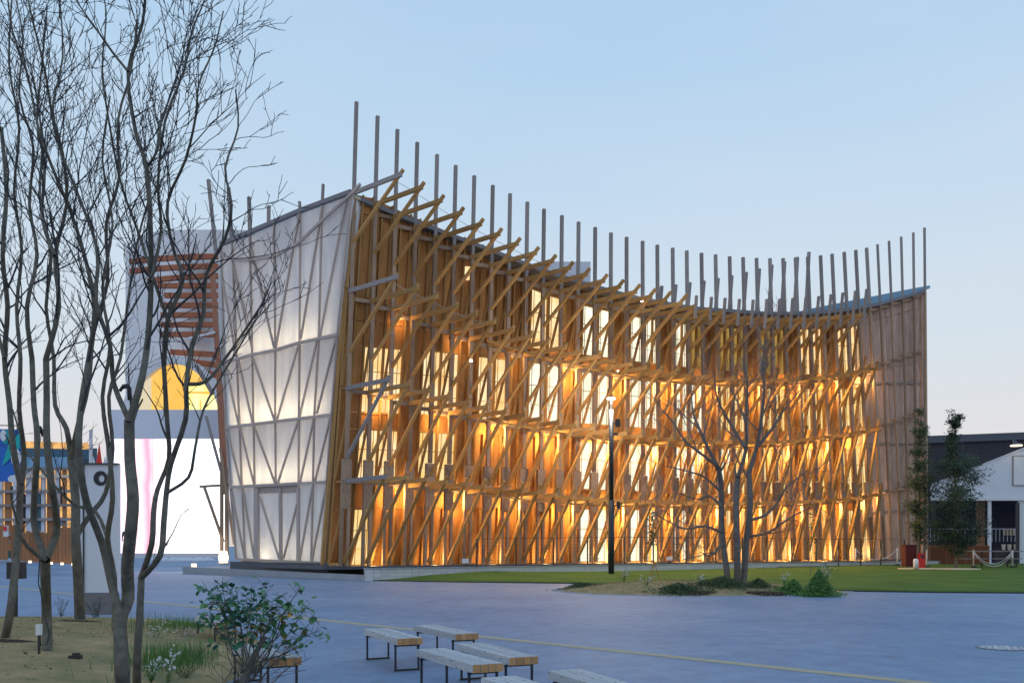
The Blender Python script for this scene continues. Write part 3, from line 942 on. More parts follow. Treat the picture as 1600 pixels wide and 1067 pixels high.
# block wall in front: three courses of blocks
q0 = K1.copy(); q1 = P(38, 880) + NRM * 1.25; q1.z = 0
dv = (q1 - q0); dv.z = 0; Lw = dv.length; dn = dv.normalized()
bw, bh = .40, .19
nb = int(Lw / bw)
bn = V((dn.y, -dn.x, 0))
o0 = beam('wall_core', q0 + bn * -.12 + V((0, 0, .295)), q1 + bn * -.12 + V((0, 0, .295)), .18, .585, 'concrete', plat, bn)
cnt = 0
for k in range(3):
    for n_ in range(nb):
        if cnt >= 298: break
        p = q0 + dn * (n_ * bw + .004) + V((0, 0, k * bh + .10))
        if n_ * bw > Lw * .62 and k < 2: continue
        beam('block', p + bn * (.002 * ((n_ + k) % 3)), p + dn * (bw - .012) + bn * (.002 * ((n_ + k) % 3)), .05, bh - .012, 'block', plat, bn)
        cnt += 1
# capping
beam('coping', q0 + V((0, 0, .60)) - bn * .1, q1 + V((0, 0, .60)) - bn * .1, .34, .05, 'slab_dark' if False else 'concrete', plat, bn)
# reflecting pool in front of the white side wall
pool = thing('reflecting_pool', 'shallow dark reflecting pool with a grey kerb beside the white side wall', 'pool', K0.lerp(K1, .5))
kd = (K1 - K0).normalized(); kn = V((kd.y, -kd.x, 0))
kh = .28
beam('kerb', K0 + V((0, 0, .30)) - kn * .12, K1 + V((0, 0, .145)) - kn * .12, .22, .28, 'concrete', pool, kn)
beam('kerb_base', K0 + V((0, 0, .08)) - kn * .13, K1 + V((0, 0, .02)) - kn * .13, .20, .24, 'concrete', pool, kn)
far0 = K0 + V((2.6, .9, 0)); far1 = V((S(505, 880).x, S(505, 880).y, 0)) + V((.7, .2, 0))
mesh_obj('water', [V((p.x, p.y, .235)) for p in (K0 - kn * .2, K1 - kn * .2, far1 + V((1.5, .8, 0)), far0)], [(0, 1, 2, 3)], 'water', pool)
# terrace behind the pool, and the raised slab that carries the side wall
tl, tr_ = S(366, 873), S(508, 879)
fl_, fr_ = tl - inn * .22 - bd * .1, tr_ - inn * .22 + bd * .5
vs = []
for p, z in ((fl_, .80), (fr_, .80), (fr_ + inn * 4, .80), (fl_ + inn * 4, .80)): vs.append(V((p.x, p.y, z)))
vs += [V((p.x, p.y, .1)) for p in vs[:4]]
mesh_obj('slab', vs, [(0, 1, 2, 3), (0, 4, 5, 1), (0, 3, 7, 4), (1, 5, 6, 2)], 'slab_dark', pool)
ta = [K0 - kn * .2 , V((fl_.x, fl_.y, 0)) + V((.3, .1, 0)), V((fl_.x + 2, fl_.y + 8, 0)), K0 + V((0, 9, 0))]
mesh_obj('terrace', [V((p.x, p.y, .30)) for p in ta], [(0, 1, 2, 3)], 'concrete', pool)
mesh_obj('terrace_edge', [V((ta[0].x, ta[0].y, .298)), V((ta[1].x, ta[1].y, .298)), V((ta[1].x, ta[1].y, 0)), V((ta[0].x, ta[0].y, 0))], [(0, 1, 2, 3)], 'slab_dark', pool)
for n_, (x, y, D) in enumerate(((303, 884, 57.5), (425, 882, 50.5), (349, 872, 53.2))):
    zb = H - (y + 4 - HY) / F * D
    c = W(x, y + 4, D)
    t = thing('bollard_light', ['short round lit bollard light at the far corner of the pool kerb', 'short round lit bollard light in the pool before the white doors',
              'glowing lantern standing at the foot of the rear timber post'][n_], 'lamp', c, group='low lights round the pool')
    r_ = .16 if n_ < 2 else .30
    h_ = .22 if n_ < 2 else .7
    if n_ < 2:
        MB().tube([c - V((0, 0, .3)), c + V((0, 0, .10))], r_ * .55, 12).build('stem', 'steel', t)
        MB().tube([c + V((0, 0, .10)), c + V((0, 0, h_ + .1))], r_, 14).build('diffuser', 'bulb', t)
    else:
        MB().tube([c + V((0, 0, -.2)), c + V((0, 0, -.12))], r_ * 1.1, 12).build('base', 'steel', t)
        MB().tube([c - V((0, 0, .12)), c + V((0, 0, .2)), c + V((0, 0, h_ - .1))], [r_ * .8, r_, r_ * .7], 12).build('diffuser', 'bulb', t)
    pl = point(c + V((0, 0, h_ + .3)), 12, (1, .85, .6), .1, None, 'lamp_light'); pl.parent = t; pl.matrix_parent_inverse = INV[t.name]

# white rocks near the screen
th = thing('rock_row', 'pale rough rocks lying along the water channel below the bright screen', 'rocks', G(290, 878))
for x, w in ((272, 10), (290, 22), (312, 12), (325, 12), (255, 12), (240, 10)):
    c = G(x, 876.5); mb = MB(); bm = bmesh.new(); bmesh.ops.create_icosphere(bm, subdivisions=2, radius=1)
    vs = [(v.co * (1 + .25 * noise.noise(v.co * 2 + V((x, 0, 0))))) for v in bm.verts]
    sx = w / F * c.y
    vs = [V((c.x + v.x * sx, c.y + v.y * .5, .0 + v.z * .35 + .05)) for v in vs]
    fs = [tuple(v.index for v in f.verts) for f in bm.faces]; bm.free()
    mesh_obj('rock', vs, fs, 'white_board', th, smooth=True)

# ------------------------------------------------------------------ fence along the lawn
fpx = [745, 806, 865, 918, 975, 1021, 1072, 1117, 1160, 1198, 1237, 1275, 1310, 1345, 1376, 1413]
fence = thing('wire_fence', 'low black wire fence with slim posts between the lawn and the pavilion', 'fence', G(1000, 884, .3))
prev = None
for x in fpx:
    yb = interp(lawn_back_px, x) + 1
    D = F * (H - .36) / (yb - HY)
    D = interp([(745, 46.5), (1413, 62.2)], x)
    b_ = W(x, yb, D); t_ = b_ + V((0, 0, 1.74))
    beam('fence_post', b_ - V((0, 0, .25)), t_, .07, .07, 'dark_metal', fence)
    if prev:
        for f_ in (1.0,):
            beam('rail', prev[0].lerp(prev[1], f_), b_.lerp(t_, f_), .025, .025, 'dark_metal', fence)
        mb = MB()
        nn = 9
        for q in range(1, nn):
            mb.bar(prev[0].lerp(prev[1], q / nn), b_.lerp(t_, q / nn), .006, .006)
        w_ = mb.build('wire', 'dark_metal', fence); w_['kind'] = 'stuff'
    prev = (b_, t_)

# ------------------------------------------------------------------ lamp post
b_ = LG(955, 896); LPD = b_.y
lp = thing('lamp_post', 'tall dark lamp post with a lit flat head standing in front of the pavilion', 'street lamp', b_)
MB().tube([b_ - V((0, 0, .3)), b_ + V((0, 0, 3.9))], .155, 14).build('pole', 'dark_metal', lp, True)
top = W(955, 622, LPD)
MB().tube([b_ + V((0, 0, 3.9)), W(955, 640, LPD)], .125, 14).build('upper_pole', 'dark_metal', lp, True)
MB().tube([W(955, 640, LPD), top], .05, 8).build('neck', 'steel', lp, True)
MB().tube([top, top + V((0, 0, .04)), top + V((0, 0, .07))], [.24, .24, .10], 20).build('lamp_head', 'dark_metal', lp, True)
MB().tube([top - V((0, 0, .06)), top - V((0, 0, .01))], [.18, .23], 20).build('diffuser', 'lamp_white', lp)
pl = point(top - V((0, 0, .35)), 900, (1, .93, .78), .3, None, 'lamp_light'); pl.parent = lp; pl.matrix_parent_inverse = INV[lp.name]
for x, y, w, h in ((965, 661, .26, .42), (966, 789, .16, .38), (962, 678, .22, .10)):
    c = W(x, y, LPD - .1)
    mb = MB(); mb.box(c - V((w / 2, .1, h / 2)), c + V((w / 2, .1, h / 2))); mb.bar(c, W(956, y, LPD), .05, .05)
    mb.build('spotlight', 'dark_metal', lp)

# ------------------------------------------------------------------ trees
def branch_tree(mbs, pts, r0, r1, rnd, depth=0, maxd=3, dens=1.0, lens=1.0, up=.35, jit=.5, tw=.004, start=.2):
    """grow side branches off a polyline; mbs = [limb mesh, twig mesh]"""
    n = len(pts)
    L = sum((pts[i + 1] - pts[i]).length for i in range(n - 1))
    rad = [lerp(r0, r1, (i / (n - 1)) ** .8) for i in range(n)]
    sides = 8 if r0 > .03 else (5 if r0 > .012 else 3)
    mbs[0 if depth <= 0 or r0 > .03 else 1].tube(pts, rad, sides, cap=False)
    if depth >= maxd: return
    cnt = max(1, int(dens * 1.3 * (1 - start) * L * (3.2, 3.8, 5.5, 7.0)[min(depth, 3)]))
    for q in range(cnt):
        t = start + (1 - start) * (q + rnd.random()) / cnt
        t = min(t, .985)
        k = min(int(t * (n - 1)), n - 2)
        p = pts[k].lerp(pts[k + 1], t * (n - 1) - k)
        tg = (pts[k + 1] - pts[k]).normalized()
        r = lerp(r0, r1, t ** .8) * rnd.uniform(.38, .62)
        r = max(r, tw)
        az = rnd.uniform(0, 2 * math.pi)
        x = tg.orthogonal().normalized(); y = tg.cross(x)
        out = x * math.cos(az) + y * math.sin(az)
        d = (tg * rnd.uniform(.6, 1.1) + out * rnd.uniform(.55, 1.0) + V((0, 0, up))).normalized()
        ln = lens * (1.9, 1.0, .5, .26)[min(depth, 3)] * rnd.uniform(.5, 1.25) * (1.15 - .5 * t)
        steps = (7, 6, 4, 3)[min(depth, 3)]
        pp = [p]; dd = d.copy()
        for s_ in range(steps):
            dd = (dd + V((rnd.gauss(0, 1), rnd.gauss(0, 1), rnd.gauss(0, 1))) * .22 * jit + V((0, 0, up * .16))).normalized()
            pp.append(pp[-1] + dd * ln / steps)
        branch_tree(mbs, pp, r, max(tw * .7, r * .3), rnd, depth + 1, maxd, dens, lens, up, jit, tw, .12)

def smooth_poly(pts, k=3):
    out = []
    n = len(pts)
    for i in range(n - 1):
        p0 = pts[max(i - 1, 0)]; p1 = pts[i]; p2 = pts[i + 1]; p3 = pts[min(i + 2, n - 1)]
        for s_ in range(k):
            t = s_ / k
            out.append(.5 * ((2 * p1) + (-p0 + p2) * t + (2 * p0 - 5 * p1 + 4 * p2 - p3) * t * t + (-p0 + 3 * p1 - 3 * p2 + p3) * t ** 3))
    out.append(pts[-1])
    return out

def tree_from(name, label, stems, D, seed, bark, twigm, maxd=4, dens=1.0, lens=1.0, up=.35, tw=.004, group=None, cat='tree', start=.35, dj=.35):
    """stems: list of (radius px at foot, radius px at tip, [(x, y), ...], depth drift, maxdepth offset)"""
    rnd = random.Random(seed)
    foot = W(*stems[0][2][0], D)
    th = thing(name, label, cat, foot, group=group)
    mbs = [MB(), MB()]
    for st in stems:
        r0, r1, pts, drift = st[:4]
        st_start = st[4] if len(st) > 4 else start
        n = len(pts)
        wp = []
        ph = rnd.uniform(0, 6)
        for i, (x, y) in enumerate(pts):
            d = D + drift * (i / (n - 1)) + (dj * math.sin(ph + i * 1.3) if i else 0)
            if len(st) > 5 and i == 0: d = D + st[5]
            wp.append(W(x, y, d))
        wp = smooth_poly(wp, 3)
        branch_tree(mbs, wp, r0 / F * D, r1 / F * D, rnd, 0, maxd, dens, lens, up, .6, tw, st_start)
    mbs[0].build('trunk', bark, th, True)
    mbs[1].build('crown', twigm, th)
    return th

G1 = 'bare multi-stem trees on the grass mound'
tree_from('bare_tree', 'bare tree with the thickest pale trunk forking low, nearest the camera', [
    (11.5, 8, [(192, 1085), (190, 1030), (188, 968), (200, 935), (199, 887), (204, 834), (208, 779), (203, 720), (202, 657)], 0, .9),
    (5.8, 2, [(202, 657), (222, 590), (232, 520), (236, 440), (235, 356), (229, 262), (212, 206), (200, 112), (222, 40), (228, -20)], .3, .15),
    (4.6, 1.2, [(202, 657), (178, 600), (172, 540), (150, 470), (152, 390), (120, 300), (88, 215), (70, 110), (48, 20), (40, -30)], .5, .2),
    (6.8, 4.4, [(188, 968), (172, 901), (159, 847), (134, 780), (123, 706), (127, 633), (139, 560)], -.3, .8),
    (4.2, 1.2, [(139, 560), (148, 480), (132, 400), (110, 330), (85, 270), (60, 200), (44, 120), (20, 50), (10, -20)], .4, .1),
    (3, 1, [(236, 440), (252, 360), (247, 290), (258, 190), (288, 110), (300, 50), (318, 5), (322, -20)], -.4, .15),
    (2.4, .8, [(229, 262), (246, 235), (252, 190), (270, 140), (283, 98), (289, 70)], -.5, .1),
    (2.4, .8, [(200, 112), (178, 85), (150, 45), (125, 10), (110, -20)], .3, .1),
    ], 9.6, 5, 'bark', 'twig', 4, .84, .70, .35, .0044, G1)
tree_from('bare_tree', 'bare tree with two mottled stems just right of the thickest trunk', [
    (6.5, 5, [(214, 1085), (214, 1030), (218, 968), (221, 901)], 0, .95),
    (4.6, 3.4, [(221, 901), (237, 850), (240, 800), (246, 765), (264, 716), (261, 657), (256, 572)], .2, .7),
    (4.8, 3.6, [(221, 901), (250, 868), (256, 815), (260, 770), (267, 725), (290, 655), (291, 600), (300, 540)], -.2, .7),
    (4, 1.1, [(256, 572), (262, 500), (285, 440), (268, 380), (262, 316), (290, 250), (306, 182), (311, 131), (335, 75), (349, 18)], .3, .1),
    (4, 1.1, [(300, 540), (318, 490), (322, 430), (352, 372), (362, 320), (352, 262), (372, 200), (368, 140)], -.3, .1),
    (3.5, 1, [(291, 600), (322, 596), (352, 560), (390, 505), (412, 470), (424, 440)], -.3, .15),
    (3, .9, [(260, 770), (295, 745), (305, 700), (318, 640), (345, 590), (372, 545), (400, 500), (420, 480)], -.4, .3),
    (3, .9, [(262, 500), (238, 430), (215, 360), (190, 290), (172, 200), (160, 110), (166, 30), (160, -20)], .3, .1),
    ], 10.4, 9, 'bark', 'twig', 4, .74, .62, .35, .0046, G1)
tree_from('bare_tree', 'bare tree with a smooth trunk forking in a low Y, black cable on it', [
    (8, 7.5, [(74, 1020), (73, 960), (71, 900), (71, 874)], 0, .99),
    (5.5, 4.2, [(71, 874), (54, 822), (54, 770), (57, 730), (58, 677), (53, 633), (50, 560)], .3, .8),
    (6, 4.5, [(71, 874), (88, 834), (86, 790), (80, 755), (73, 682), (73, 620), (72, 560)], -.3, .85),
    (3.8, 1, [(50, 560), (42, 480), (58, 400), (46, 320), (52, 230), (30, 150), (36, 60), (20, -20)], .4, .1),
    (4.2, 1, [(72, 560), (92, 480), (86, 400), (104, 320), (98, 240), (82, 170), (98, 90), (92, -20)], -.4, .1),
    (3.5, 1, [(86, 400), (66, 340), (70, 260), (58, 190), (66, 100), (74, 10)], .5, .1),
    ], 12.0, 21, 'bark', 'twig', 4, .6, .75, .4, .0048, G1)
tree_from('bare_tree', 'bare tree with a slender leaning trunk at the far left of the mound', [
    (6.5, 5, [(4, 1008), (14, 968), (24, 887), (30, 807), (32, 755)], 0, .95),
    (5, 3, [(32, 755), (20, 696), (15, 633), (7, 560), (12, 480), (4, 400), (10, 300), (2, 200)], .4, .3),
    (4.5, 1.2, [(32, 755), (38, 710), (30, 640), (32, 560), (26, 480), (34, 390), (22, 300), (30, 200), (14, 100), (20, -20)], -.4, .3),
    (3, 1, [(7, 560), (-12, 470), (-5, 380), (-20, 280), (-10, 160)], 0, .2),
    ], 13.2, 33, 'bark', 'twig', 4, .6, .75, .4, .0048, G1)
tree_from('bare_tree', 'bare grey trunked tree standing in front of the white ring sign', [
    (8, 6, [(125, 968), (122, 900), (118, 840), (118, 780), (111, 716)], 0, .95),
    (4.5, 1.4, [(111, 716), (104, 670), (86, 633), (84, 560), (72, 480), (80, 400), (62, 310), (66, 220), (52, 120)], .5, .3),
    (4.5, 1.2, [(111, 716), (122, 665), (138, 600), (146, 520), (168, 440), (166, 350), (186, 280), (184, 190), (205, 110), (214, 30)], -.5, .25),
    (4.5, 1.3, [(118, 840), (140, 805), (165, 770), (176, 700), (170, 620), (188, 560), (200, 470), (214, 380), (236, 300)], -.3, .5),
    ], 17.3, 44, 'bark', 'twig', 4, .6, .9, .4, .005, G1)
tree_from('bare_tree', 'bare tree partly behind the others, its dark stem passing left of the bright screen', [
    (5, 3.5, [(180, 985), (178, 900), (168, 840), (176, 780), (170, 700)], 0, .9),
    (3.5, 1.2, [(170, 700), (160, 620), (172, 540), (160, 450), (176, 350), (160, 250), (172, 150)], .4, .25),
    (3.2, 1.2, [(168, 840), (150, 800), (120, 790), (96, 770), (70, 740), (40, 700), (20, 640)], .4, .3),
    ], 15.0, 55, 'bark', 'twig', 4, .45, .85, .4, .0045, G1)

# mid-distance bare tree on the island
tree_from('bare_tree', 'bare spreading tree with three grey stems on the island before the pavilion', [
    (5, 4, [(1138, 912), (1134, 880), (1128, 830), (1127, 760), (1122, 730)], 0, .85),
    (5.5, 4.2, [(1152, 912), (1152, 860), (1150, 790), (1153, 745)], 0, .85),
    (5, 4, [(1162, 911), (1166, 850), (1172, 790), (1170, 740)], 0, .85),
    (3.6, 1, [(1122, 730), (1106, 700), (1092, 668), (1082, 640), (1080, 600)], .8, .3),
    (2.8, .9, [(1122, 730), (1100, 712), (1072, 690), (1052, 660), (1035, 640)], -1, .3),
    (3.4, 1, [(1153, 745), (1166, 700), (1165, 650), (1168, 600), (1160, 560)], .5, .3),
    (3.6, 1, [(1170, 740), (1182, 700), (1190, 650), (1194, 610), (1192, 560), (1198, 530)], -.6, .3),
    (2.2, .7, [(1128, 770), (1100, 745), (1070, 735), (1040, 728)], -1, .1),
    (2.4, .7, [(1130, 832), (1100, 822), (1070, 826), (1040, 812), (1020, 800)], -1.2, .15),
    (2.4, .7, [(1170, 838), (1200, 832), (1225, 815), (1250, 800), (1275, 790)], -1.2, .15),
    (3, .8, [(1172, 812), (1195, 805), (1215, 785), (1230, 760), (1262, 735)], .8, .1),
    (3, .8, [(1165, 700), (1140, 660), (1120, 620), (1116, 580)], .5, .1),
    (3, .8, [(1182, 700), (1210, 665), (1225, 640), (1250, 610)], .6, .1),
    (2.5, .8, [(1128, 790), (1108, 775), (1090, 780), (1060, 770)], .7, .1),
    (2.5, .8, [(1128, 850), (1110, 868), (1095, 862)], -.5, .1),
    ], 33.0, 77, 'bark_light', 'twig_light', 4, .62, .95, .25, .007, None)

def leafy_tree(name, label, x, ybase, D, levels, seed, leafm, nleaf, lsize=.09):
    """levels: (y px, half width px) outline of the crown from bottom to top"""
    rnd = random.Random(seed)
    foot = W(x, ybase, D); th = thing(name, label, 'tree', foot)
    ytop = levels[-1][0]
    mb = MB(); tp = [W(x + rnd.uniform(-2, 2) * (i > 0), lerp(ybase, ytop, i / 9.), D) for i in range(10)]
    mb.tube(tp, [lerp(.10, .015, i / 9.) for i in range(10)], 7)
    vs = []; fs = []
    tips = []
    ylow = levels[0][0]
    for q in range(95):
        t = rnd.random() ** 1.15
        y = lerp(ylow, ytop, t)
        hw = interp(sorted([(a_, b_) for a_, b_ in levels]), y)
        if rnd.random() < .18: continue
        an = rnd.uniform(0, 2 * math.pi); r = hw / F * D * rnd.uniform(.5, 1.0)
        c = W(x, y + hw * .35, D); e = W(x, y, D) + V((math.cos(an) * r, math.sin(an) * r, r * rnd.uniform(-.05, .35)))
        m_ = c.lerp(e, .5) + V((0, 0, -.08 * r))
        mb.tube([c, m_, e], [.022, .014, .006], 4, cap=False)
        for w in range(int(3 + r * 4)):
            tips.append((c.lerp(e, rnd.uniform(.35, 1.05)) + V((rnd.gauss(0, .1), rnd.gauss(0, .1), rnd.gauss(0, .1))) * (0.5 + r), .08 + r * .12))
    mb.build('trunk', 'bark', th)
    per = nleaf // max(1, len(tips))
    for c, sp in tips:
        for q in range(per):
            p = c + V((rnd.gauss(0, 1), rnd.gauss(0, 1), rnd.gauss(0, .7))) * sp
            a_ = V((rnd.gauss(0, 1), rnd.gauss(0, 1), rnd.gauss(0, .6))).normalized(); b_ = a_.orthogonal().normalized()
            s_ = lsize * rnd.uniform(.6, 1.2); n = len(vs)
            vs += [p - a_ * s_, p + b_ * s_ * .4, p + a_ * s_, p - b_ * s_ * .4]; fs.append((n, n + 1, n + 2, n + 3))
    cr = mesh_obj('crown', vs, fs, leafm, th)
    return th
leafy_tree('young_tree', 'slim airy young evergreen tree against the pavilion right corner', 1436, 886.5, LG(1436, 886.5).y,
           [(850, 5), (830, 18), (780, 24), (740, 22), (700, 15), (670, 10), (640, 4)], 3, 'leaf_oak', 5600, .10)
leafy_tree('evergreen_tree', 'dense dark evergreen tree in front of the white gabled tent', 1493, 888, LG(1493, 888).y,
           [(862, 18), (840, 42), (800, 52), (765, 50), (735, 44), (705, 22), (680, 12), (664, 7), (645, 12)], 8, 'leaf_dark', 13000, .10)

# ------------------------------------------------------------------ grass mound left, island
def mound(name, cx, cy, rx, ry, h, m, rot=0, seed=0, nx=60, ny=60, skirt=-.01, powr=1.0):
    vs = []; fs = []
    for a_ in range(ny + 1):
        r = a_ / ny
        for k in range(nx):
            an = 2 * math.pi * k / nx
            rr = 1 + .09 * noise.noise(V((math.cos(an) * 1.4, math.sin(an) * 1.4, seed)))
            x = math.cos(an) * rx * r * rr; y = math.sin(an) * ry * r * rr
            X = cx + x * math.cos(rot) - y * math.sin(rot); Y = cy + x * math.sin(rot) + y * math.cos(rot)
            z = h * (1 - r ** 2.2) ** powr + (.05 * noise.noise(V((X * .6, Y * .6, seed)))) * (1 - r) + .012 + skirt * (r > .99)
            vs.append((X, Y, z))
    for a_ in range(ny):
        for k in range(nx):
            p = a_ * nx + k; q = a_ * nx + (k + 1) % nx
            fs.append((p, q, q + nx, p + nx))
    o = mesh_obj(name, vs, fs, m, smooth=True); o['kind'] = 'structure'
    def height(X, Y):
        dx, dy = X - cx, Y - cy
        x = dx * math.cos(rot) + dy * math.sin(rot); y = -dx * math.sin(rot) + dy * math.cos(rot)
        r = math.sqrt((x / rx) ** 2 + (y / ry) ** 2)
        if r >= 1: return -1, r
        return h * (1 - r ** 2.2) ** powr + (.05 * noise.noise(V((X * .6, Y * .6, seed)))) * (1 - r) + .012, r
    return height
MH = mound('grass_mound', -9.6, 12.8, 5.7, 8.2, .42, 'dry_turf', rot=.12, seed=4)
IH = mound('island', 6.9, 33.9, 5.2, 3.6, .36, 'dry_turf', rot=-.10, seed=9)

def blades(name, count, fn, hmin, hmax, m, seed, wid=.004, lean=.35):
    rnd = random.Random(seed); vs = []; fs = []
    for q in range(count):
        p = fn(rnd)
        if p is None: continue
        h = rnd.uniform(hmin, hmax); an = rnd.uniform(0, 6.28); l = rnd.uniform(0, lean) * h
        d = V((math.cos(an), math.sin(an), 0)); s_ = V((-d.y, d.x, 0)) * wid * rnd.uniform(.7, 1.4)
        n = len(vs)
        vs += [p - s_, p + s_, p + d * l * .4 + V((0, 0, h * .6)) + s_ * .6, p + d * l * .4 + V((0, 0, h * .6)) - s_ * .6, p + d * l + V((0, 0, h))]
        fs += [(n, n + 1, n + 2, n + 3), (n + 3, n + 2, n + 4)]
    o = mesh_obj(name, vs, fs, m); o['kind'] = 'stuff'
    return o
def on_mound(rnd):
    X = rnd.uniform(-12, -3.4); Y = rnd.uniform(7.5, 20)
    z, r = MH(X, Y)
    if z < 0: return None
    if rnd.random() > 1.4 - Y * .05: return None
    return V((X, Y, z - .003))
tag(blades('short_grass', 110000, on_mound, .012, .035, 'grass_blade', 1, .003, .8), 'short dry grass covering the mound under the bare trees', 'grass')
def patch(cx, cy, sx, sy, hf):
    def f(rnd):
        X = rnd.gauss(cx, sx); Y = rnd.gauss(cy, sy)
        z, r = hf(X, Y)
        return V((X, Y, max(z, 0)))
    return f
# dark soil rings round the tree feet, clods and fallen leaves
for n_, (x, y, rx, ry) in enumerate(((66, 1018, .42, .28), (122, 968, .55, .45), (14, 1006, .6, .3), (200, 1050, .35, .5))):
    c = G(x, y, .33); vs = [(c.x, c.y, MH(c.x, c.y)[0] + .012)]; n = 22
    for ring in (.55, 1):
        for k in range(n):
            an = 2 * math.pi * k / n; q_ = ring * (1 + .3 * noise.noise(V((math.cos(an) * 2, math.sin(an) * 2, n_))))
            X = c.x + math.cos(an) * rx * q_; Y = c.y + math.sin(an) * ry * q_; vs.append((X, Y, MH(X, Y)[0] + (.012 if ring < 1 else -.004)))
    fs = [(0, 1 + k, 1 + (k + 1) % n) for k in range(n)] + [(1 + k, 1 + n + k, 1 + n + (k + 1) % n, 1 + (k + 1) % n) for k in range(n)]
    o = mesh_obj('soil', vs, fs, 'soil', smooth=True); o['kind'] = 'structure'
rl = random.Random(77); mb = MB()
for q in range(900):
    X = rl.uniform(-12, -3.6); Y = rl.uniform(8, 18); z = MH(X, Y)[0]
    if z < 0: continue
    s_ = rl.uniform(.012, .035); an = rl.uniform(0, 6.28); d = V((math.cos(an), math.sin(an), rl.uniform(-.2, .4))) * s_; e = V((-d.y, d.x, rl.uniform(-.01, .01))) * .5
    p = V((X, Y, z + .02)); mb.add([p - d, p + e, p + d, p - e], [(0, 1, 2, 3)])
o = mb.build('leaf_litter', 'soil'); tag(o, 'scattered dark fallen leaves and clods over the mound', 'leaf litter', kind='stuff')
# tall weeds right of the trunks
c = G(262, 1040, .1)
tag(blades('tall_grass', 900, patch(c.x + .05, c.y, .26, .55, MH), .10, .34, 'weed', 2, .005, .5), 'green tufts of long grass at the mound edge beside the shrub', 'grass')
c2 = G(250, 985, .1)
tag(blades('wild_grass', 450, patch(c2.x + .35, c2.y, .3, .8, MH), .08, .3, 'weed', 3, .005, .5), 'wild grass clumps on the mound behind the trunks', 'grass')

def flower_plant(name, label, x, y, D, h, spread, nst, seed, flowers=True, zbase=None, group=None, mleaf='weed', petal=.012, th_=.003):
    rnd = random.Random(seed); b_ = W(x, y, D)
    if zbase is not None: b_.z = zbase
    t = thing(name, label, 'plant', b_, group=group)
    st = MB(); fl = MB(); lv = MB()
    for q in range(nst):
        an = rnd.uniform(0, 6.28); l = rnd.uniform(.2, 1) * spread; hh = h * rnd.uniform(.55, 1)
        e = b_ + V((math.cos(an) * l, math.sin(an) * l, hh)); m_ = b_.lerp(e, .5) + V((math.cos(an) * -.1 * l, 0, .06 * hh))
        st.tube([b_, m_, e], [th_, th_ * .8, th_ * .5], 3, cap=False)
        for w in range(7):
            c = m_.lerp(e, rnd.uniform(0, 1)) + V((rnd.gauss(0, .03), rnd.gauss(0, .03), rnd.gauss(0, .02))) * (h / .5)
            st.tube([m_.lerp(e, rnd.random()), c], [th_ * .5, th_ * .4], 3, cap=False)
            if flowers and rnd.random() < .6:
                s_ = petal * rnd.uniform(.6, 1.3)
                fl.add([c + V((-s_, 0, 0)), c + V((0, -s_, s_ * .3)), c + V((s_, 0, 0)), c + V((0, s_, s_))], [(0, 1, 2, 3)])
                fl.add([c + V((0, -s_ * .5, -s_)), c + V((s_, 0, s_)), c + V((-s_, 0, s_))], [(0, 1, 2)])
        for w in range(6):
            c = b_.lerp(m_, rnd.uniform(.1, 1)); a2 = rnd.uniform(0, 6.28); s_ = h * .12 * rnd.uniform(.6, 1.2)
            d = V((math.cos(a2), math.sin(a2), .4)) * s_; sd = V((-math.sin(a2), math.cos(a2), 0)) * s_ * .22
            lv.add([c, c + d * .5 + sd, c + d, c + d * .5 - sd], [(0, 1, 2, 3)])
    st.build('stems', mleaf, t)['kind'] = 'stuff'; lv.build('leaves', mleaf, t)['kind'] = 'stuff'
    if flowers: fl.build('flowers', 'petal', t)['kind'] = 'stuff'
    return t
flower_plant('wild_flower', 'pale wildflower with the tallest green stems at the right side of the mound', 262, 1035, 10.6, .5, .22, 8, 1, zbase=.08, petal=.016)
flower_plant('wild_flower', 'bushy wildflower with pale sprays behind the mottled stems', 245, 975, 14.5, .42, .32, 12, 2, zbase=.1, petal=.012)
flower_plant('wild_flower', 'airy dried wildflower by the plaza edge left of the shrub', 292, 968, 15, .42, .3, 12, 3, flowers=True, zbase=.04, mleaf='twig_light', petal=.008)
flower_plant('wild_flower', 'leafy yellow-green weed with small pale blooms in front of the mottled stems', 236, 1050, 10.4, .36, .22, 14, 21, zbase=.12, petal=.010)
flower_plant('wild_flower', 'fine purple-grey dried stalks spreading beside the gravel', 305, 1005, 12.6, .36, .30, 16, 22, flowers=False, zbase=.02, mleaf='twig_light')
flower_plant('wild_flower', 'dark green weed clump low against the gravel edge', 290, 1030, 11.2, .22, .26, 18, 23, flowers=False, zbase=.03, mleaf='leaf_oak')
flower_plant('wild_flower', 'thin dried weed beside the grey trunked tree base', 95, 952, 17.3, .5, .3, 9, 4, flowers=False, zbase=.33, mleaf='twig_light')
flower_plant('wild_flower', 'low leafy weed against the foot of the ring sign', 150, 950, 18.5, .6, .3, 14, 6, flowers=False, zbase=.12, mleaf='leaf_dark')

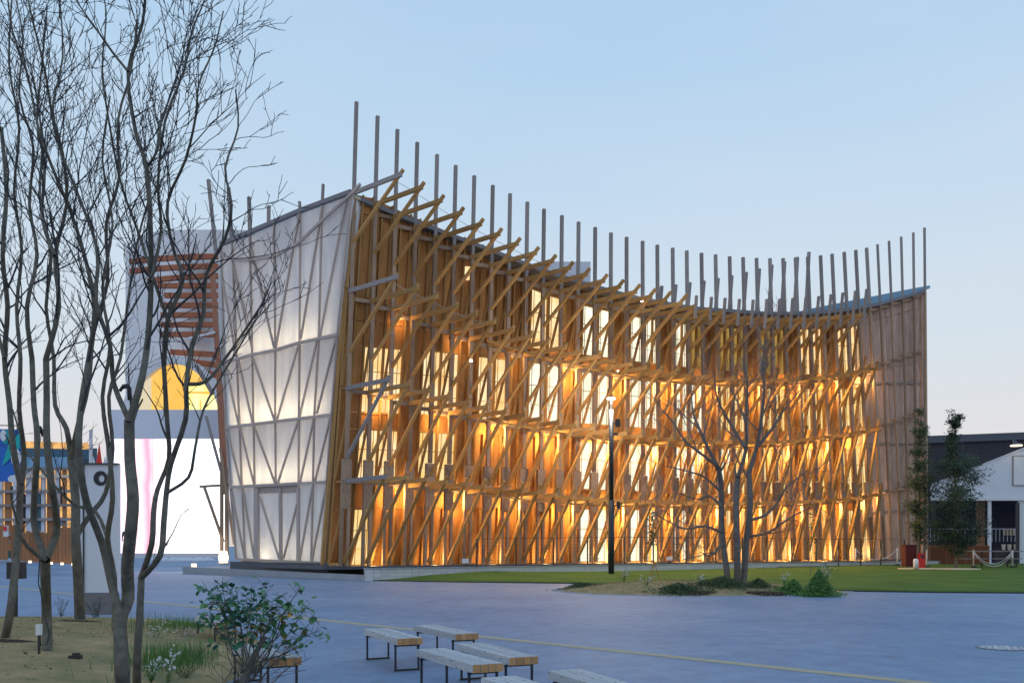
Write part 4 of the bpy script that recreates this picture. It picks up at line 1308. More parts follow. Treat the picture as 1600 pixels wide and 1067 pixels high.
# pebble bed near shrub
def pebbles(name, label, pts, rmin, rmax, seed):
    rnd = random.Random(seed); mb = MB()
    for p in pts:
        r = rnd.uniform(rmin, rmax)
        sx, sy, sz = r * rnd.uniform(.8, 1.3), r * rnd.uniform(.8, 1.3), r * .6
        mb.add([p + V((sx, 0, 0)), p + V((0, sy, 0)), p + V((-sx, 0, 0)), p + V((0, -sy, 0)), p + V((0, 0, sz))], [(0, 1, 4), (1, 2, 4), (2, 3, 4), (3, 0, 4)])
    o = mb.build(name, 'pebble'); tag(o, label, 'gravel', kind='stuff'); return o
rnd = random.Random(5); pts = []
c = G(345, 1035)
for q in range(2600):
    p = V((c.x + rnd.gauss(0, .33), c.y + rnd.gauss(0, .75), .0)); pts.append(p)
pebbles('gravel', 'pale pebbles spread round the shrub at the mound edge', pts, .012, .028, 3)
pts = []
for q in range(5200):
    an = rnd.uniform(0, 2 * math.pi); r = rnd.uniform(.965, 1.05)
    rr = (1 + .09 * noise.noise(V((math.cos(an) * 1.4, math.sin(an) * 1.4, 9)))) * r
    x = math.cos(an) * 5.2 * rr; y = math.sin(an) * 3.6 * rr
    pts.append(V((6.9 + x * math.cos(-.1) - y * math.sin(-.1), 33.9 + x * math.sin(-.1) + y * math.cos(-.1), .005)))
pebbles('pebble_border', 'ring of pale pebbles edging the planted island', pts, .02, .05, 4)

fr = [(572, 907), (720, 909.5), (890, 911.5), (1100, 918), (1310, 923.5), (1480, 926), (1760, 928)]
def on_fringe(rnd):
    x = rnd.uniform(590, 1640); p = G(x, interp(fr, x), 0)
    return p + V((0, abs(rnd.gauss(0, .35)) - .02, .02))
tag(blades('lawn_fringe', 14000, on_fringe, .03, .075, 'weed', 18, .006, .8), 'green grass blades along the front edge of the lawn', 'grass')
# island planting
def ip(x, y, z=.15):
    return G(x, y, z)
for n_, (x, y, sx, h, cnt, lab) in enumerate(((1280, 926, .40, .95, 2600, 'dense green bush at the right end of the island'), (1240, 924, .40, .5, 1200, 'green clump left of the dense bush on the island'),
        (1130, 922, .75, .34, 1600, 'low dark green planting along the island front below the tree'), (1060, 924, .6, .30, 1000, 'low green clump left of the island tree'),
        (905, 917, .5, .18, 500, 'low groundcover at the left tip of the island'), (1185, 922, .4, .32, 500, 'short green clump right of the island tree'))):
    c = ip(x, y, .12)
    rnd2 = random.Random(60 + n_); vs = []; fs = []
    for q in range(cnt * 2):
        r = abs(rnd2.gauss(0, 1)); an = rnd2.uniform(0, 6.28)
        px_, py_ = c.x + math.cos(an) * r * sx * .8, c.y + math.sin(an) * r * sx * .6
        zt = max(0, IH(px_, py_)[0])
        p = V((px_, py_, zt + rnd2.random() * h * max(.15, 1 - r * .45)))
        a_ = V((rnd2.gauss(0, 1), rnd2.gauss(0, 1), rnd2.gauss(0, .8) + .5)).normalized(); b_ = a_.orthogonal().normalized(); s_ = .05 * rnd2.uniform(.5, 1.3)
        n = len(vs); vs += [p - a_ * s_, p + b_ * s_ * .4, p + a_ * s_, p - b_ * s_ * .4]; fs.append((n, n + 1, n + 2, n + 3))
    th = thing('bush', lab, 'bush', c)
    mesh_obj('foliage', vs, fs, 'weed' if n_ in (0, 1) else 'leaf_oak', th)
    MB().tube([c - V((0, 0, .1)), c + V((.02, 0, h * .5))], [.02, .008], 5).build('stem', 'bark', th)
def on_island(rnd):
    X = rnd.uniform(1.7, 12.1); Y = rnd.uniform(30, 37.6); z, r = IH(X, Y)
    return None if z < 0 else V((X, Y, z))
tag(blades('island_grass', 9000, on_island, .03, .10, 'grass_blade', 8, .006, .8), 'thin dry grass on the island mound', 'grass')
# bare soil patches
for x, y, rx, ry in ((1082, 921, .8, .35), (1205, 921, .8, .35)):
    c = ip(x, y, .2); vs = []; n = 20
    vs = [(c.x, c.y, max(IH(c.x, c.y)[0], 0) + .035)]
    for ring in (.5, 1):
        for k in range(n):
            an = 2 * math.pi * k / n; X = c.x + math.cos(an) * rx * ring * (1 + .2 * math.sin(3 * an)); Y = c.y + math.sin(an) * ry * ring
            vs.append((X, Y, max(IH(X, Y)[0], 0) + (.03 if ring < 1 else -.01)))
    fs = [(0, 1 + k, 1 + (k + 1) % n) for k in range(n)] + [(1 + k, 1 + n + k, 1 + n + (k + 1) % n, 1 + (k + 1) % n) for k in range(n)]
    o = mesh_obj('soil', vs, fs, 'soil', smooth=True); o['kind'] = 'structure'
for n_, (x, y, h, lab) in enumerate(((975, 905, .55, 'pale flowering weed at the lawn edge near the lamp post'), (1095, 908, .5, 'white flowered weed left of the island tree'),
        (1290, 912, 1.0, 'tall white flowered weed rising from the dense island bush'), (1225, 910, .5, 'wispy weed right of the island tree'), (1010, 908, .4, 'small white flowered weed at the island back'))):
    D = 32.5 if n_ != 0 else 36
    flower_plant('wild_flower', lab, x, y, D, h, .35, 11, 100 + n_, zbase=.25, petal=.016, th_=.005)
# staked sapling
b_ = ip(1022, 905, .3)
sp = thing('staked_sapling', 'thin sapling held by three pale stakes on the island', 'sapling', b_)
MB().tube([b_, b_ + V((-.02, 0, 1.2)), b_ + V((-.08, 0, 2.6))], [.02, .015, .008], 5).build('trunk', 'twig_light', sp)
for an in (0.3, 2.4, 4.5):
    e = b_ + V((math.cos(an) * .28, math.sin(an) * .28, 0))
    MB().tube([e, b_ + V((0, 0, .75))], .018, 5).build('stake', 'brace_wood', sp)
mb = MB(); rnd3 = random.Random(9)
for q in range(160):
    p = b_ + V((rnd3.gauss(-.08, .12), rnd3.gauss(0, .12), rnd3.uniform(1.4, 2.8))); s_ = .035
    mb.add([p, p + V((s_, 0, s_)), p + V((0, s_, 2 * s_)), p + V((-s_, 0, s_))], [(0, 1, 2, 3)])
mb.build('crown', 'leaf_oak', sp)
b_ = ip(1275, 915, .25)
o = thing('leaning_stake', 'pale wooden stake leaning out of the dense island bush', 'stake', b_)
MB().tube([b_, b_ + V((.42, 0, .9))], .035, 6).build('pole', 'grey_wood', o)
b_ = ip(1266, 900, .3)
sp = thing('young_sapling', 'very thin sapling with few leaves behind the dense island bush', 'sapling', b_)
MB().tube([b_, b_ + V((.1, 0, 1.2)), b_ + V((.05, 0, 2.4)), b_ + V((.2, 0, 3.5))], [.015, .012, .01, .005], 5).build('trunk', 'twig_light', sp)
mb = MB()
for q in range(50):
    p = b_ + V((rnd3.gauss(.12, .12), rnd3.gauss(0, .12), rnd3.uniform(1.0, 3.6))); s_ = .04
    mb.add([p, p + V((s_, 0, s_)), p + V((0, s_, 2 * s_)), p + V((-s_, 0, s_))], [(0, 1, 2, 3)])
mb.build('crown', 'weed', sp)

# ------------------------------------------------------------------ foreground shrub with separate leaves
def leaf_mesh(m):
    me = bpy.data.meshes.new('leaf_' + m)
    vs = [(0, 0, 0), (.28, .3, .02), (.30, .6, .0), (0, 1, -.12), (-.30, .6, .0), (-.28, .3, .02), (0, .35, -.05), (0, .65, -.07)]
    fs = [(0, 1, 6), (1, 2, 7, 6), (2, 3, 7), (0, 6, 5), (5, 6, 7, 4), (4, 7, 3)]
    me.from_pydata(vs, [], fs); me.materials.append(MATS[m]); me.update()
    return me
LM = {m: leaf_mesh(m) for m in ('leaf', 'leaf_teal', 'leaf_yellow')}
rs = random.Random(21)
SD = 9.8
foot = W(385, 1080, SD)
shrub = thing('leafy_shrub', 'broad-leaved shrub with green and a few yellow leaves in front of the left benches', 'shrub', foot)
tr = MB(); tw_ = MB()
ends = [(322, 918), (345, 925), (347, 908), (370, 925), (392, 918), (415, 915), (438, 930), (470, 920), (475, 950), (490, 962), (440, 960), (330, 940), (360, 950), (400, 950),
        (455, 945), (385, 935), (425, 940), (500, 985), (470, 1010), (410, 975), (375, 975), (345, 965), (480, 1030), (355, 990), (440, 990), (320, 960)]
tr.tube(smooth_poly([W(372, 1085, SD), W(390, 1040, SD), W(402, 1015, SD), W(415, 995, SD)]), [.045, .043, .04, .038, .036, .034, .03, .028, .026, .024][:10], 8)
leaves = 0
for n_, (x, y) in enumerate(ends):
    dd = rs.uniform(-.35, .35)
    e = W(x, y, SD + dd); b0 = W(rs.uniform(372, 400), rs.uniform(1030, 1080), SD)
    m1 = b0.lerp(e, .4) + V((rs.uniform(-.08, .08), rs.uniform(-.1, .1), -.05)); m2 = b0.lerp(e, .75) + V((rs.uniform(-.05, .05), rs.uniform(-.1, .1), 0))
    path = smooth_poly([b0, m1, m2, e], 4)
    nn = len(path)
    tw_.tube(path, [lerp(.010, .003, q / (nn - 1)) for q in range(nn)], 4, cap=False)
    for q in range(14):
        t = rs.uniform(.5, 1); k = min(int(t * (nn - 1)), nn - 2); p = path[k].lerp(path[k + 1], t * (nn - 1) - k)
        an = rs.uniform(0, 6.28)
        q2 = p + V((math.cos(an) * .09, math.sin(an) * .09, rs.uniform(0, .1)))
        tw_.tube([p, q2], [.003, .002], 3, cap=False)
        if leaves >= 299 : continue
        lm = 'leaf_yellow' if (rs.random() < .16 and y > 940) else ('leaf_teal' if x < 400 and rs.random() < .75 else 'leaf')
        o = bpy.data.objects.new('leaf', LM[lm]); link(o, shrub)
        s_ = rs.uniform(.07, .115)
        rot = Matrix.Rotation(rs.uniform(0, 6.28), 4, 'Z') @ Matrix.Rotation(rs.uniform(-.9, .9), 4, 'X') @ Matrix.Rotation(rs.uniform(-.5, .5), 4, 'Y')
        o.matrix_local = INV[shrub.name] @ Matrix.Translation(q2 if rs.random() < .6 else p) @ rot @ Matrix.Diagonal((s_, s_, s_, 1))
        leaves += 1
# bare wiry stems
for q in range(34):
    b0 = W(rs.uniform(345, 410), rs.uniform(1060, 1085), SD + rs.uniform(-.3, .3)); e = W(rs.uniform(315, 480), rs.uniform(985, 1060), SD + rs.uniform(-.4, .4))
    tw_.tube(smooth_poly([b0, b0.lerp(e, .5) + V((rs.uniform(-.1, .1), 0, rs.uniform(0, .08))), e], 4), .003, 3, cap=False)
tr.build('trunk', 'bark_light', shrub, True)
for lm, cnt in (('leaf', 150), ('leaf_teal', 150)):
    me = LM[lm]; mb = MB()
    for q in range(cnt):
        x, y = ends[rs.randrange(len(ends))]
        if lm == 'leaf_teal' and x > 420: x -= 70
        p = W(x + rs.gauss(0, 11), min(y + abs(rs.gauss(0, 22)), 1010) - 4, SD + rs.uniform(-.4, .4)); s_ = rs.uniform(.06, .10)
        M = Matrix.Translation(p) @ Matrix.Rotation(rs.uniform(0, 6.28), 4, 'Z') @ Matrix.Rotation(rs.uniform(-.9, .9), 4, 'X') @ Matrix.Rotation(rs.uniform(-.6, .6), 4, 'Y') @ Matrix.Scale(s_, 4)
        mb.add([M @ v.co for v in me.vertices], [tuple(pp.vertices) for pp in me.polygons])
    mb.build('leaves', lm, shrub)['kind'] = 'stuff'
tw_.build('twigs', 'bark', shrub)

# ------------------------------------------------------------------ benches
def make_bench(label, c, rz, L=1.75):
    t = thing('slatted_bench', label, 'bench', c, rz, 'timber benches on the plaza')
    Wd, Hs, th_ = .37, .46, .088
    w1 = Wd / 4
    for q in range(4):
        y = -Wd / 2 + w1 * (q + .5)
        o = bpy.data.objects.new('slat', BENCH); link(o, t)
        o.matrix_local = Matrix.Translation((0, y, Hs - th_ / 2 + (.0015 * (q % 2)))) @ Matrix.Rotation(math.pi / 2, 4, 'Y') @ Matrix.Diagonal((th_, w1 - .008, L, 1))
    for sx in (-1, 1):
        x = sx * (L / 2 - .13)
        mb = MB(); r = .018
        a_, b_ = -Wd / 2 + .02, Wd / 2 - .02
        for p, q in (((x, a_, Hs - th_ - .02), (x, a_, .02)), ((x, b_, Hs - th_ - .02), (x, b_, .02)), ((x, a_ - .018, .018), (x, b_ + .018, .018)), ((x, a_ - .018, Hs - th_ - .018), (x, b_ + .018, Hs - th_ - .018))):
            mb.bar(p, q, .024, .024)
        o = bpy.data.objects.new('leg_frame', None)
        me = bpy.data.meshes.new('leg_frame'); me.from_pydata([tuple(v) for v in mb.v], [], mb.f); me.materials.append(MATS['dark_metal'])
        bpy.data.objects.remove(o)
        link(bpy.data.objects.new('leg_frame', me), t)
    mb = MB(); mb.bar((-L / 2 + .13, 0, Hs - th_ - .012), (L / 2 - .13, 0, Hs - th_ - .012), .04, .02)
    me = bpy.data.meshes.new('rail'); me.from_pydata([tuple(v) for v in mb.v], [], mb.f); me.materials.append(MATS['dark_metal'])
    link(bpy.data.objects.new('rail', me), t)
    return t
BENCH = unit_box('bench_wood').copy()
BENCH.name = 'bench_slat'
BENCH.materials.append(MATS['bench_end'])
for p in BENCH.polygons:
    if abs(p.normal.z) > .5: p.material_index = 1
def Zp(x, y, z): return G(x, y, z)
# seat corners measured in the photograph: near-left and far-left top corners and near-right
HS = .46
def bench_from(label, fl, nl, nr=None):
    a_, b_ = G(*fl, HS), G(*nl, HS)
    d = (a_ - b_); L = d.length; d.normalize()
    side = V((-d.y, d.x, 0))
    if side.x < 0: side = -side
    # keep the real bench's length
    Lr = 1.62
    c = a_ - d * (Lr / 2) + side * .185
    c.z = 0
    rz = math.atan2(d.y, d.x)
    t = make_bench(label, c, rz, Lr)
    BL.append((label[:30], round(L, 2), round(math.degrees(rz))))
    return t
BL = []
bench_from('grey slatted bench farthest left of the open group, standing alone by the shrub', (568, 982), (623, 998.5))
bench_from('grey slatted bench at the back of the open group, touching the guide strip', (646, 976.5), (716, 991.5))
bench_from('grey slatted bench in the middle of the open group, left of its nearest neighbour', (650, 1014), (729, 1036))
bench_from('grey slatted bench right of centre, overlapped by the middle bench', (713, 1005), (794, 1027))
bench_from('grey slatted bench rightmost of the group, cut by the bottom edge', (856, 1047), (968, 1083))
bench_from('grey slatted bench peeking in at the bottom edge between two others', (751, 1058.5), (842, 1088))
bench_from('slatted bench farther off behind the shrub, with a warm lit side', (305, 962), (341, 974))
bench_from('slatted bench just behind the shrub stems, with a warm lit side', (360, 1008), (420, 1029))
print('BENCH', BL)

# ------------------------------------------------------------------ right side: tent, dark hall, clutter
hall = thing('dark_hall', 'big dark grey hall with a low flat parapet behind the tent', 'building', W(1600, 880, 110))
mb = MB()
a_, b_ = W(1380, 684, 112), W(1900, 664, 104)
mb.add([V((a_.x, a_.y, 0)), V((b_.x, b_.y, 0)), b_, a_, V((a_.x, a_.y + 30, 0)), V((b_.x, b_.y + 30, 0)), b_ + V((0, 30, 0)), a_ + V((0, 30, 0))],
       [(0, 1, 2, 3), (3, 2, 6, 7), (1, 5, 6, 2), (0, 3, 7, 4), (4, 7, 6, 5)])
mb.build('wall', 'dark_wall', hall)
a2, b2 = W(1380, 697, 111.7), W(1900, 679, 103.7)
beam('parapet', a_ + V((0, -.25, -.45)), b_ + V((0, -.25, -.45)), .9, .3, 'slab_dark', hall, V((0, 0, 1)))

for q in range(14):
    u = q / 13.; p = a_.lerp(b_, u)
    beam('wall_seam', V((p.x, p.y - .03, 0)), p + V((0, -.03, -.9)), .10, .05, 'dark_metal', hall)
TD = 69.0
tent = thing('gabled_tent', 'white gabled event tent with an open front at the right edge', 'tent', W(1530, 880, TD))
gz = [W(1452, 779, TD), W(1740, 779, TD), W(1660, 672, TD)]
def tp(x, y, d=TD): return W(x, y, d)
ga = [tp(1454, 757), tp(1665, 675), tp(1880, 758), tp(1880, 777), tp(1454, 777)]
n_ = V((0, -1, 0))
vs = ga + [p + V((0, .12, 0)) for p in ga]
mesh_obj('gable', vs, [(0, 4, 3, 2, 1), (5, 6, 7, 8, 9), (0, 1, 6, 5), (1, 2, 7, 6), (2, 3, 8, 7), (3, 4, 9, 8), (4, 0, 5, 9)], 'white_board', tent)
rf = [tp(1455, 757), tp(1665, 674)]
slab_quad('roof', rf[0] + V((0, -.1, .05)), rf[1] + V((0, -.1, .05)), rf[1] + V((4.2, 9, .05)), rf[0] + V((4.2, 9, .05)), .08, 'white_board', tent, V((0, 0, 1)))
rf = [tp(1665, 674), tp(1882, 758)]
slab_quad('roof', rf[0] + V((0, -.1, .05)), rf[1] + V((0, -.1, .05)), rf[1] + V((4.2, 9, .05)), rf[0] + V((4.2, 9, .05)), .08, 'white_board', tent, V((0, 0, 1)))
beam('eave_beam', tp(1455, 779.5, TD - .1), tp(1880, 779.5, TD - .1), .22, .2, 'white_paint', tent, V((0, 0, 1)))
for x, y0, y1, y2, y3 in ((1581, 713, 712, 757, 757),):
    q = [tp(1583, 758, TD - .06), tp(1640, 758, TD - .06), tp(1640, 712, TD - .06), tp(1583, 712, TD - .06)]
    slab_quad('window_flap', *q, .03, 'white_paint', tent, n_)
    for p, r_ in zip(q, q[1:] + q[:1]): beam('flap_frame', p, r_, .06, .06, 'grey_wood', tent, n_)
for x, w, m_ in ((1546, .2, 'white_paint'), (1596, .45, 'white_paint')):
    beam('tent_post', tp(x, 881, TD + .1), tp(x, 779, TD + .1), w, .2, m_, tent)
beam('tent_post', tp(1532, 881, TD + 4), tp(1532, 780, TD + 4), .55, .3, 'plank_orange', tent)
beam('drape', tp(1590, 881, TD - .2), tp(1590, 785, TD - .2), .25, .1, 'dark_metal', tent)
slab_quad('back_wall', W(1462, 879, TD + 9), W(1900, 879, TD + 9), W(1900, 783, TD + 9), W(1462, 783, TD + 9), .1, 'dark_wall', tent, n_)
for q in range(26):
    x = 1448 + q * 6
    beam('railing_bar', tp(x, 846, TD + 7), tp(x, 826, TD + 7), .06, .03, 'white_board', tent)
beam('railing_rail', tp(1446, 826, TD + 6.9), tp(1600, 826, TD + 6.9), .08, .05, 'white_board', tent, V((0, 0, 1)))
c = tp(1588, 696, TD - .6)
fl = thing('flood_light', 'small lit oval light at the peak of the white tent', 'lamp', c)
MB().tube([c + V((0, 0, -.04)), c + V((0, 0, .04))], .42, 16).build('diffuser', 'bulb', fl)
MB().tube([c + V((0, 0, .05)), c + V((0, 0, .1)), c + V((0, .5, .5))], [.44, .2, .05], 12).build('housing', 'dark_metal', fl)
# furniture in the tent
bs = thing('bar_counter', 'dark bar counter with pale tubs inside the tent', 'counter', tp(1580, 880, TD + 3))
mb = MB(); p0 = tp(1562, 880, TD + 3); p1 = tp(1598, 858, TD + 3); mb.box((p0.x, p0.y, p0.z), (p1.x, p1.y + .8, p1.z)); mb.build('body', 'dark_metal', bs)
for x in (1568, 1577, 1587):
    MB().tube([tp(x, 859, TD + 2.8), tp(x, 850, TD + 2.8)], [.12, .16], 10).build('tub', 'cream', bs)
for x in (1569, 1574, 1579, 1584): MB().tube([tp(x, 836, TD + 5), tp(x, 826, TD + 5)], .08, 8).build('cup', 'cream', bs)
beam('shelf', tp(1561, 838, TD + 5), tp(1594, 838, TD + 5), .3, .05, 'dark_metal', bs, V((0, 1, 0)))
# tables
tb = thing('picnic_table', 'low dark picnic table with benches behind the right chain', 'table', tp(1530, 884, 59))
beam('table_top', tp(1510, 861, 59), tp(1594, 861, 59), .9, .06, 'grey_wood', tb, V((0, 1, 0)))
beam('seat', tp(1500, 872.5, 58), tp(1596, 872.5, 58), .3, .05, 'grey_wood', tb, V((0, 1, 0)))
for x in (1520, 1534, 1574, 1588):
    beam('leg', tp(x, 886, 59), tp(x, 862, 59), .08, .08, 'dark_metal', tb)
# lattice fence
LD = 65.0
lt = thing('lattice_screen', 'low reddish timber lattice screen beside the tent', 'fence', tp(1490, 886, LD))
for (x0, x1) in ((1450, 1452.5), (1452, 1478), (1478, 1510), (1510, 1545)):
    beam('rail', tp(x0, 852.5, LD), tp(x1, 852.5, LD), .07, .06, 'lattice', lt, V((0, 0, 1)))
    beam('rail', tp(x0, 885.5, LD), tp(x1, 885.5, LD), .07, .06, 'lattice', lt, V((0, 0, 1)))
    beam('lattice_post', tp(x1, 886, LD), tp(x1, 852, LD), .07, .07, 'lattice', lt)
    mb = MB()
    wpx = x1 - x0; hpx = 33
    x = x0 - hpx
    while x < x1:
        for sg in (0, 1):
            a0, b0 = max(x, x0), min(x + hpx, x1)
            if b0 - a0 > 1:
                ya, yb = (a0 - x), (b0 - x)
                if sg: mb.bar(tp(a0, 852.5 + ya, LD + .03), tp(b0, 852.5 + yb, LD + .03), .045, .012)
                else: mb.bar(tp(a0, 885.5 - ya, LD), tp(b0, 885.5 - yb, LD), .045, .012)
        x += 4
    lp_ = mb.build('lattice_slats', 'lattice', lt); lp_['kind'] = 'stuff'
slab_quad('backing', tp(1451, 886, LD + .12), tp(1545, 886, LD + .12), tp(1545, 853, LD + .12), tp(1451, 853, LD + .12), .02, 'maroon', lt, n_)
bx = thing('dark_cabinet', 'dark brown cabinet at the foot of the slim young tree', 'cabinet', tp(1423, 884, 56))
mb = MB(); p0 = tp(1415, 885, 56); p1 = tp(1432, 852, 56); mb.box((p0.x, p0.y, p0.z), (p1.x, p1.y + .6, p1.z)); mb.box((p0.x - .03, p0.y - .03, p1.z), (p1.x + .03, p1.y + .63, p1.z + .05)); mb.build('body', 'maroon', bx)
rb = thing('red_box', 'narrow red extinguisher box behind the slim young tree', 'box', tp(1444, 886, 56))
mb = MB(); p0 = tp(1437, 887, 55.5); p1 = tp(1446, 864, 55.5); mb.box((p0.x, p0.y, p0.z), (p1.x, p1.y + .3, p1.z)); mb.build('body', 'red', rb)
mb = MB(); mb.box((p0.x + .08, p0.y - .02, p1.z - .3), (p1.x - .08, p0.y, p1.z - .1)); mb.build('handle', 'dark_metal', rb)
wb = thing('white_bollard', 'short white round bollard beside the red box', 'bollard', tp(1431, 888, 54))
MB().tube([tp(1431, 888, 54), tp(1431, 874, 54), tp(1431, 872.5, 54)], [.15, .15, .08], 12).build('body', 'white_paint', wb, True)
# tree pads
for x, y, w in ((1434, 888.5, 30), (1493, 889, 38)):
    c = LG(x, y); D_ = c.y; mb = MB()
    n = 24; rx = w / F * D_
    top_ = [c + V((math.cos(2 * math.pi * k / n) * rx, math.sin(2 * math.pi * k / n) * .9, .05)) for k in range(n)]
    mb.add(top_ + [p - V((0, 0, .12)) for p in top_], [tuple(range(n))] + [(k, n + k, n + (k + 1) % n, (k + 1) % n) for k in range(n)])
    o = mb.build('tree_pad', 'cream'); tag(o, 'pale mulch ring round the foot of the ' + ('slim young tree' if x < 1450 else 'dense evergreen tree'), 'mulch ring')
# stanchions with chains
def stanchion(x, y, h, D, lab):
    c = LG(x, y + 1); D = c.y; h = 27 / F * D; t = thing('stanchion', lab, 'stanchion', c, group='white chain stanchions')
    MB().tube([c, c + V((0, 0, .06)), c + V((0, 0, .10))], [.2, .2, .06], 12).build('base', 'dark_metal', t, True)
    MB().tube([c + V((0, 0, .08)), c + V((0, 0, h))], .045, 8).build('post', 'white_paint', t, True)
    return c + V((0, 0, h - .08))
st = []
for x, y, D, lab in ((1337, 882, 55, 'white stanchion at the left end of the left chain'), (1402, 882, 55, 'white stanchion at the right end of the left chain'),
                  (1448, 884.5, 50, 'white stanchion behind the red box'), (1521, 885, 50, 'white stanchion at the left end of the right chains'), (1582, 885, 50, 'white stanchion at the right end of the right chains')):
    st.append(stanchion(x, y, 27 / F * D, D, lab))
def chain(a_, b_, sag, lab):
    mb = MB(); pts = []
    for q in range(25):
        t = q / 24.; p = a_.lerp(b_, t); p.z -= sag * 4 * t * (1 - t); pts.append(p)
    mb.tube(pts, .026, 5)
    o = mb.build('chain', 'white_paint'); tag(o, lab, 'chain')
chain(st[0], st[1], .72, 'white chain sagging between the two left stanchions')
chain(st[3], st[4], .82, 'upper white chain hanging between the two right stanchions')
chain(st[3] - V((0, .05, .12)), st[4] - V((0, .05, .12)), .86, 'lower white chain hanging between the two right stanchions')
# outlet boxes at plinth
for x, y, D, lab in ((727, 876, 47, 'small white utility box on the plinth near the left fence end'), (1046, 872, 56, 'small grey utility box on the plinth under the tree branches')):
    c = W(x, y, D); t = thing('utility_box', lab, 'box', c)
    mb = MB(); mb.box(c - V((.17, .1, .12)), c + V((.17, .1, .12))); mb.build('body', 'white_board', t)
    mb = MB(); mb.bar(c - V((0, 0, .12)), c - V((-.1, 0, .3)), .05, .05); mb.build('conduit', 'dark_metal', t)

# ------------------------------------------------------------------ left side: screen building, white round building
scr = thing('screen_building', 'bright white video wall under a smooth pale band, left of the pavilion', 'building', W(270, 880, 62))
def E2(name, col, s):
    return emat(name, col, s)
def screen_mat():
    m = bpy.data.materials.new('screen'); m.use_nodes = True
    nt = m.node_tree; nt.nodes.clear()
    o = nt.nodes.new('ShaderNodeOutputMaterial'); e = nt.nodes.new('ShaderNodeEmission'); e.inputs[1].default_value = 1.7
    t = nt.nodes.new('ShaderNodeTexCoord'); sp_ = nt.nodes.new('ShaderNodeSeparateXYZ'); nt.links.new(t.outputs['Generated'], sp_.inputs[0])
    n = nt.nodes.new('ShaderNodeTexNoise'); n.inputs['Scale'].default_value = 2.2; nt.links.new(t.outputs['Generated'], n.inputs['Vector'])
    ad = nt.nodes.new('ShaderNodeMath'); ad.operation = 'MULTIPLY_ADD'; ad.inputs[1].default_value = .12
    nt.links.new(n.outputs['Fac'], ad.inputs[0]); nt.links.new(sp_.outputs['X'], ad.inputs[2])
    r = nt.nodes.new('ShaderNodeValToRGB'); nt.links.new(ad.outputs[0], r.inputs[0])
    els = r.color_ramp.elements
    els[0].position = 0; els[0].color = (.75, .80, 1, 1); els[1].position = 1; els[1].color = (.95, 1, 1, 1)
    for p, c in ((.12, (.80, .82, 1)), (.24, (1, .62, .70)), (.33, (.98, .70, .76)), (.40, (.75, .28, .38)), (.44, (1, .60, .68)), (.52, (.9, .86, .92)), (.65, (.9, .97, 1))):
        q = els.new(p); q.color = (*c, 1)
    nt.links.new(r.outputs[0], e.inputs[0]); nt.links.new(e.outputs[0], o.inputs[0])
    MATS['screen'] = m
screen_mat()
slab_quad('screen', W(168, 864, 62), W(356, 864, 62), W(356, 685, 62), W(168, 685, 62), .25, 'screen', scr, V((0, -1, 0)))
for x in (168, 356):
    beam('screen_frame', W(x, 866, 61.9), W(x, 684, 61.9), .12, .2, 'white_paint', scr)
for q in range(1, 8):
    x = lerp(168, 356, q / 8.)
    beam('panel_joint', W(x, 864, 61.99), W(x, 685, 61.99), .012, .02, 'white_paint', scr)
beam('sill', W(166, 867.5, 61.9), W(358, 867.5, 61.9), .3, .5, 'white_paint', scr, V((0, 0, 1)))
# curved pale band above the screen
def arc_wall(name, x0, x1, y0, y1, D, bulge, m, parent, n=24, t=.3, y0f=None, y1f=None):
    vs = []; fs = []
    for k in range(n + 1):
        u = k / n; x = lerp(x0, x1, u); d = D - bulge * math.sin(math.pi * u)
        ya = y0f(u) if y0f else y0; yb = y1f(u) if y1f else y1
        a_ = W(x, ya, d); b_ = W(x, yb, d)
        vs += [a_, b_, b_ + V((0, t, 0)), a_ + V((0, t, 0))]
    for k in range(n):
        q = k * 4
        fs += [(q, q + 4, q + 5, q + 1), (q + 1, q + 5, q + 6, q + 2), (q + 3, q + 2, q + 6, q + 7), (q, q + 3, q + 7, q + 4)]
    return mesh_obj(name, vs, fs, m, parent, smooth=False)
arc_wall('band', 172, 372, 685, 640, 61.5, 1.5, 'white_board', scr)
rb_ = thing('round_building', 'white rounded building with red-brown louvre slats and a glowing arch, behind the side wall', 'building', W(280, 860, 66))
arc_wall('shell', 196, 440, 640, 360, 72, 8.2, 'white_paint', rb_, y1f=lambda u: 362 + 30 * (1 - min(1, u * 4)) ** 2 - 3 * math.sin(u * 3))
# roof of the shell
# louvre slats
for n_ in range(15):
    y = 401 + n_ * 15.2
    if n_ == 9 : continue
    x0 = 262 - 40 * math.exp(-((n_ - 1.) / 2.) ** 2) if n_ < 5 else (252 if n_ < 9 else 258 + (n_ - 9) * 9)
    if n_ in (0, 1): x0 = 203
    pts = []
    for k in range(9):
        u = k / 8.; x = lerp(x0, 341, u)
        sag = (8 * (1 - u) ** 2 * (1 if n_ < 3 else 0)) + ((n_ - 9) * 4.2 * u if n_ > 9 else 0) - ((n_ - 9) * 3 if n_ > 9 else 0)
        pts.append(W(x, y + sag, 62.7 + .9 * (u - .5) ** 2))
    mb = MB()
    for p, q in zip(pts, pts[1:]): mb.bar(p, q, .36, .22, V((0, 0, 1)))
    mb.build('louvre', 'tile_red', rb_)
# arch opening
def archy(u): return 640 - 74 * (1 - (2 * u - 1) ** 2) ** .75
arc_wall('arch_glow', 204, 344, 641, 600, 62.4, .5, 'glow_orange', rb_, 30, .1, y1f=archy)
arc_wall('arch_glow', 262, 340, 641, 600, 62.1, .2, 'glow_yellow', rb_, 20, .05, y1f=lambda u: max(archy(.42 + u * .55), 598))
arc_wall('arch_lit_interior', 203, 236, 641, 600, 62.0, .2, 'glow_cream', rb_, 12, .05, y1f=lambda u: archy(u * .25) + 1)  # lit interior seen in the arch, its glow put in as emission
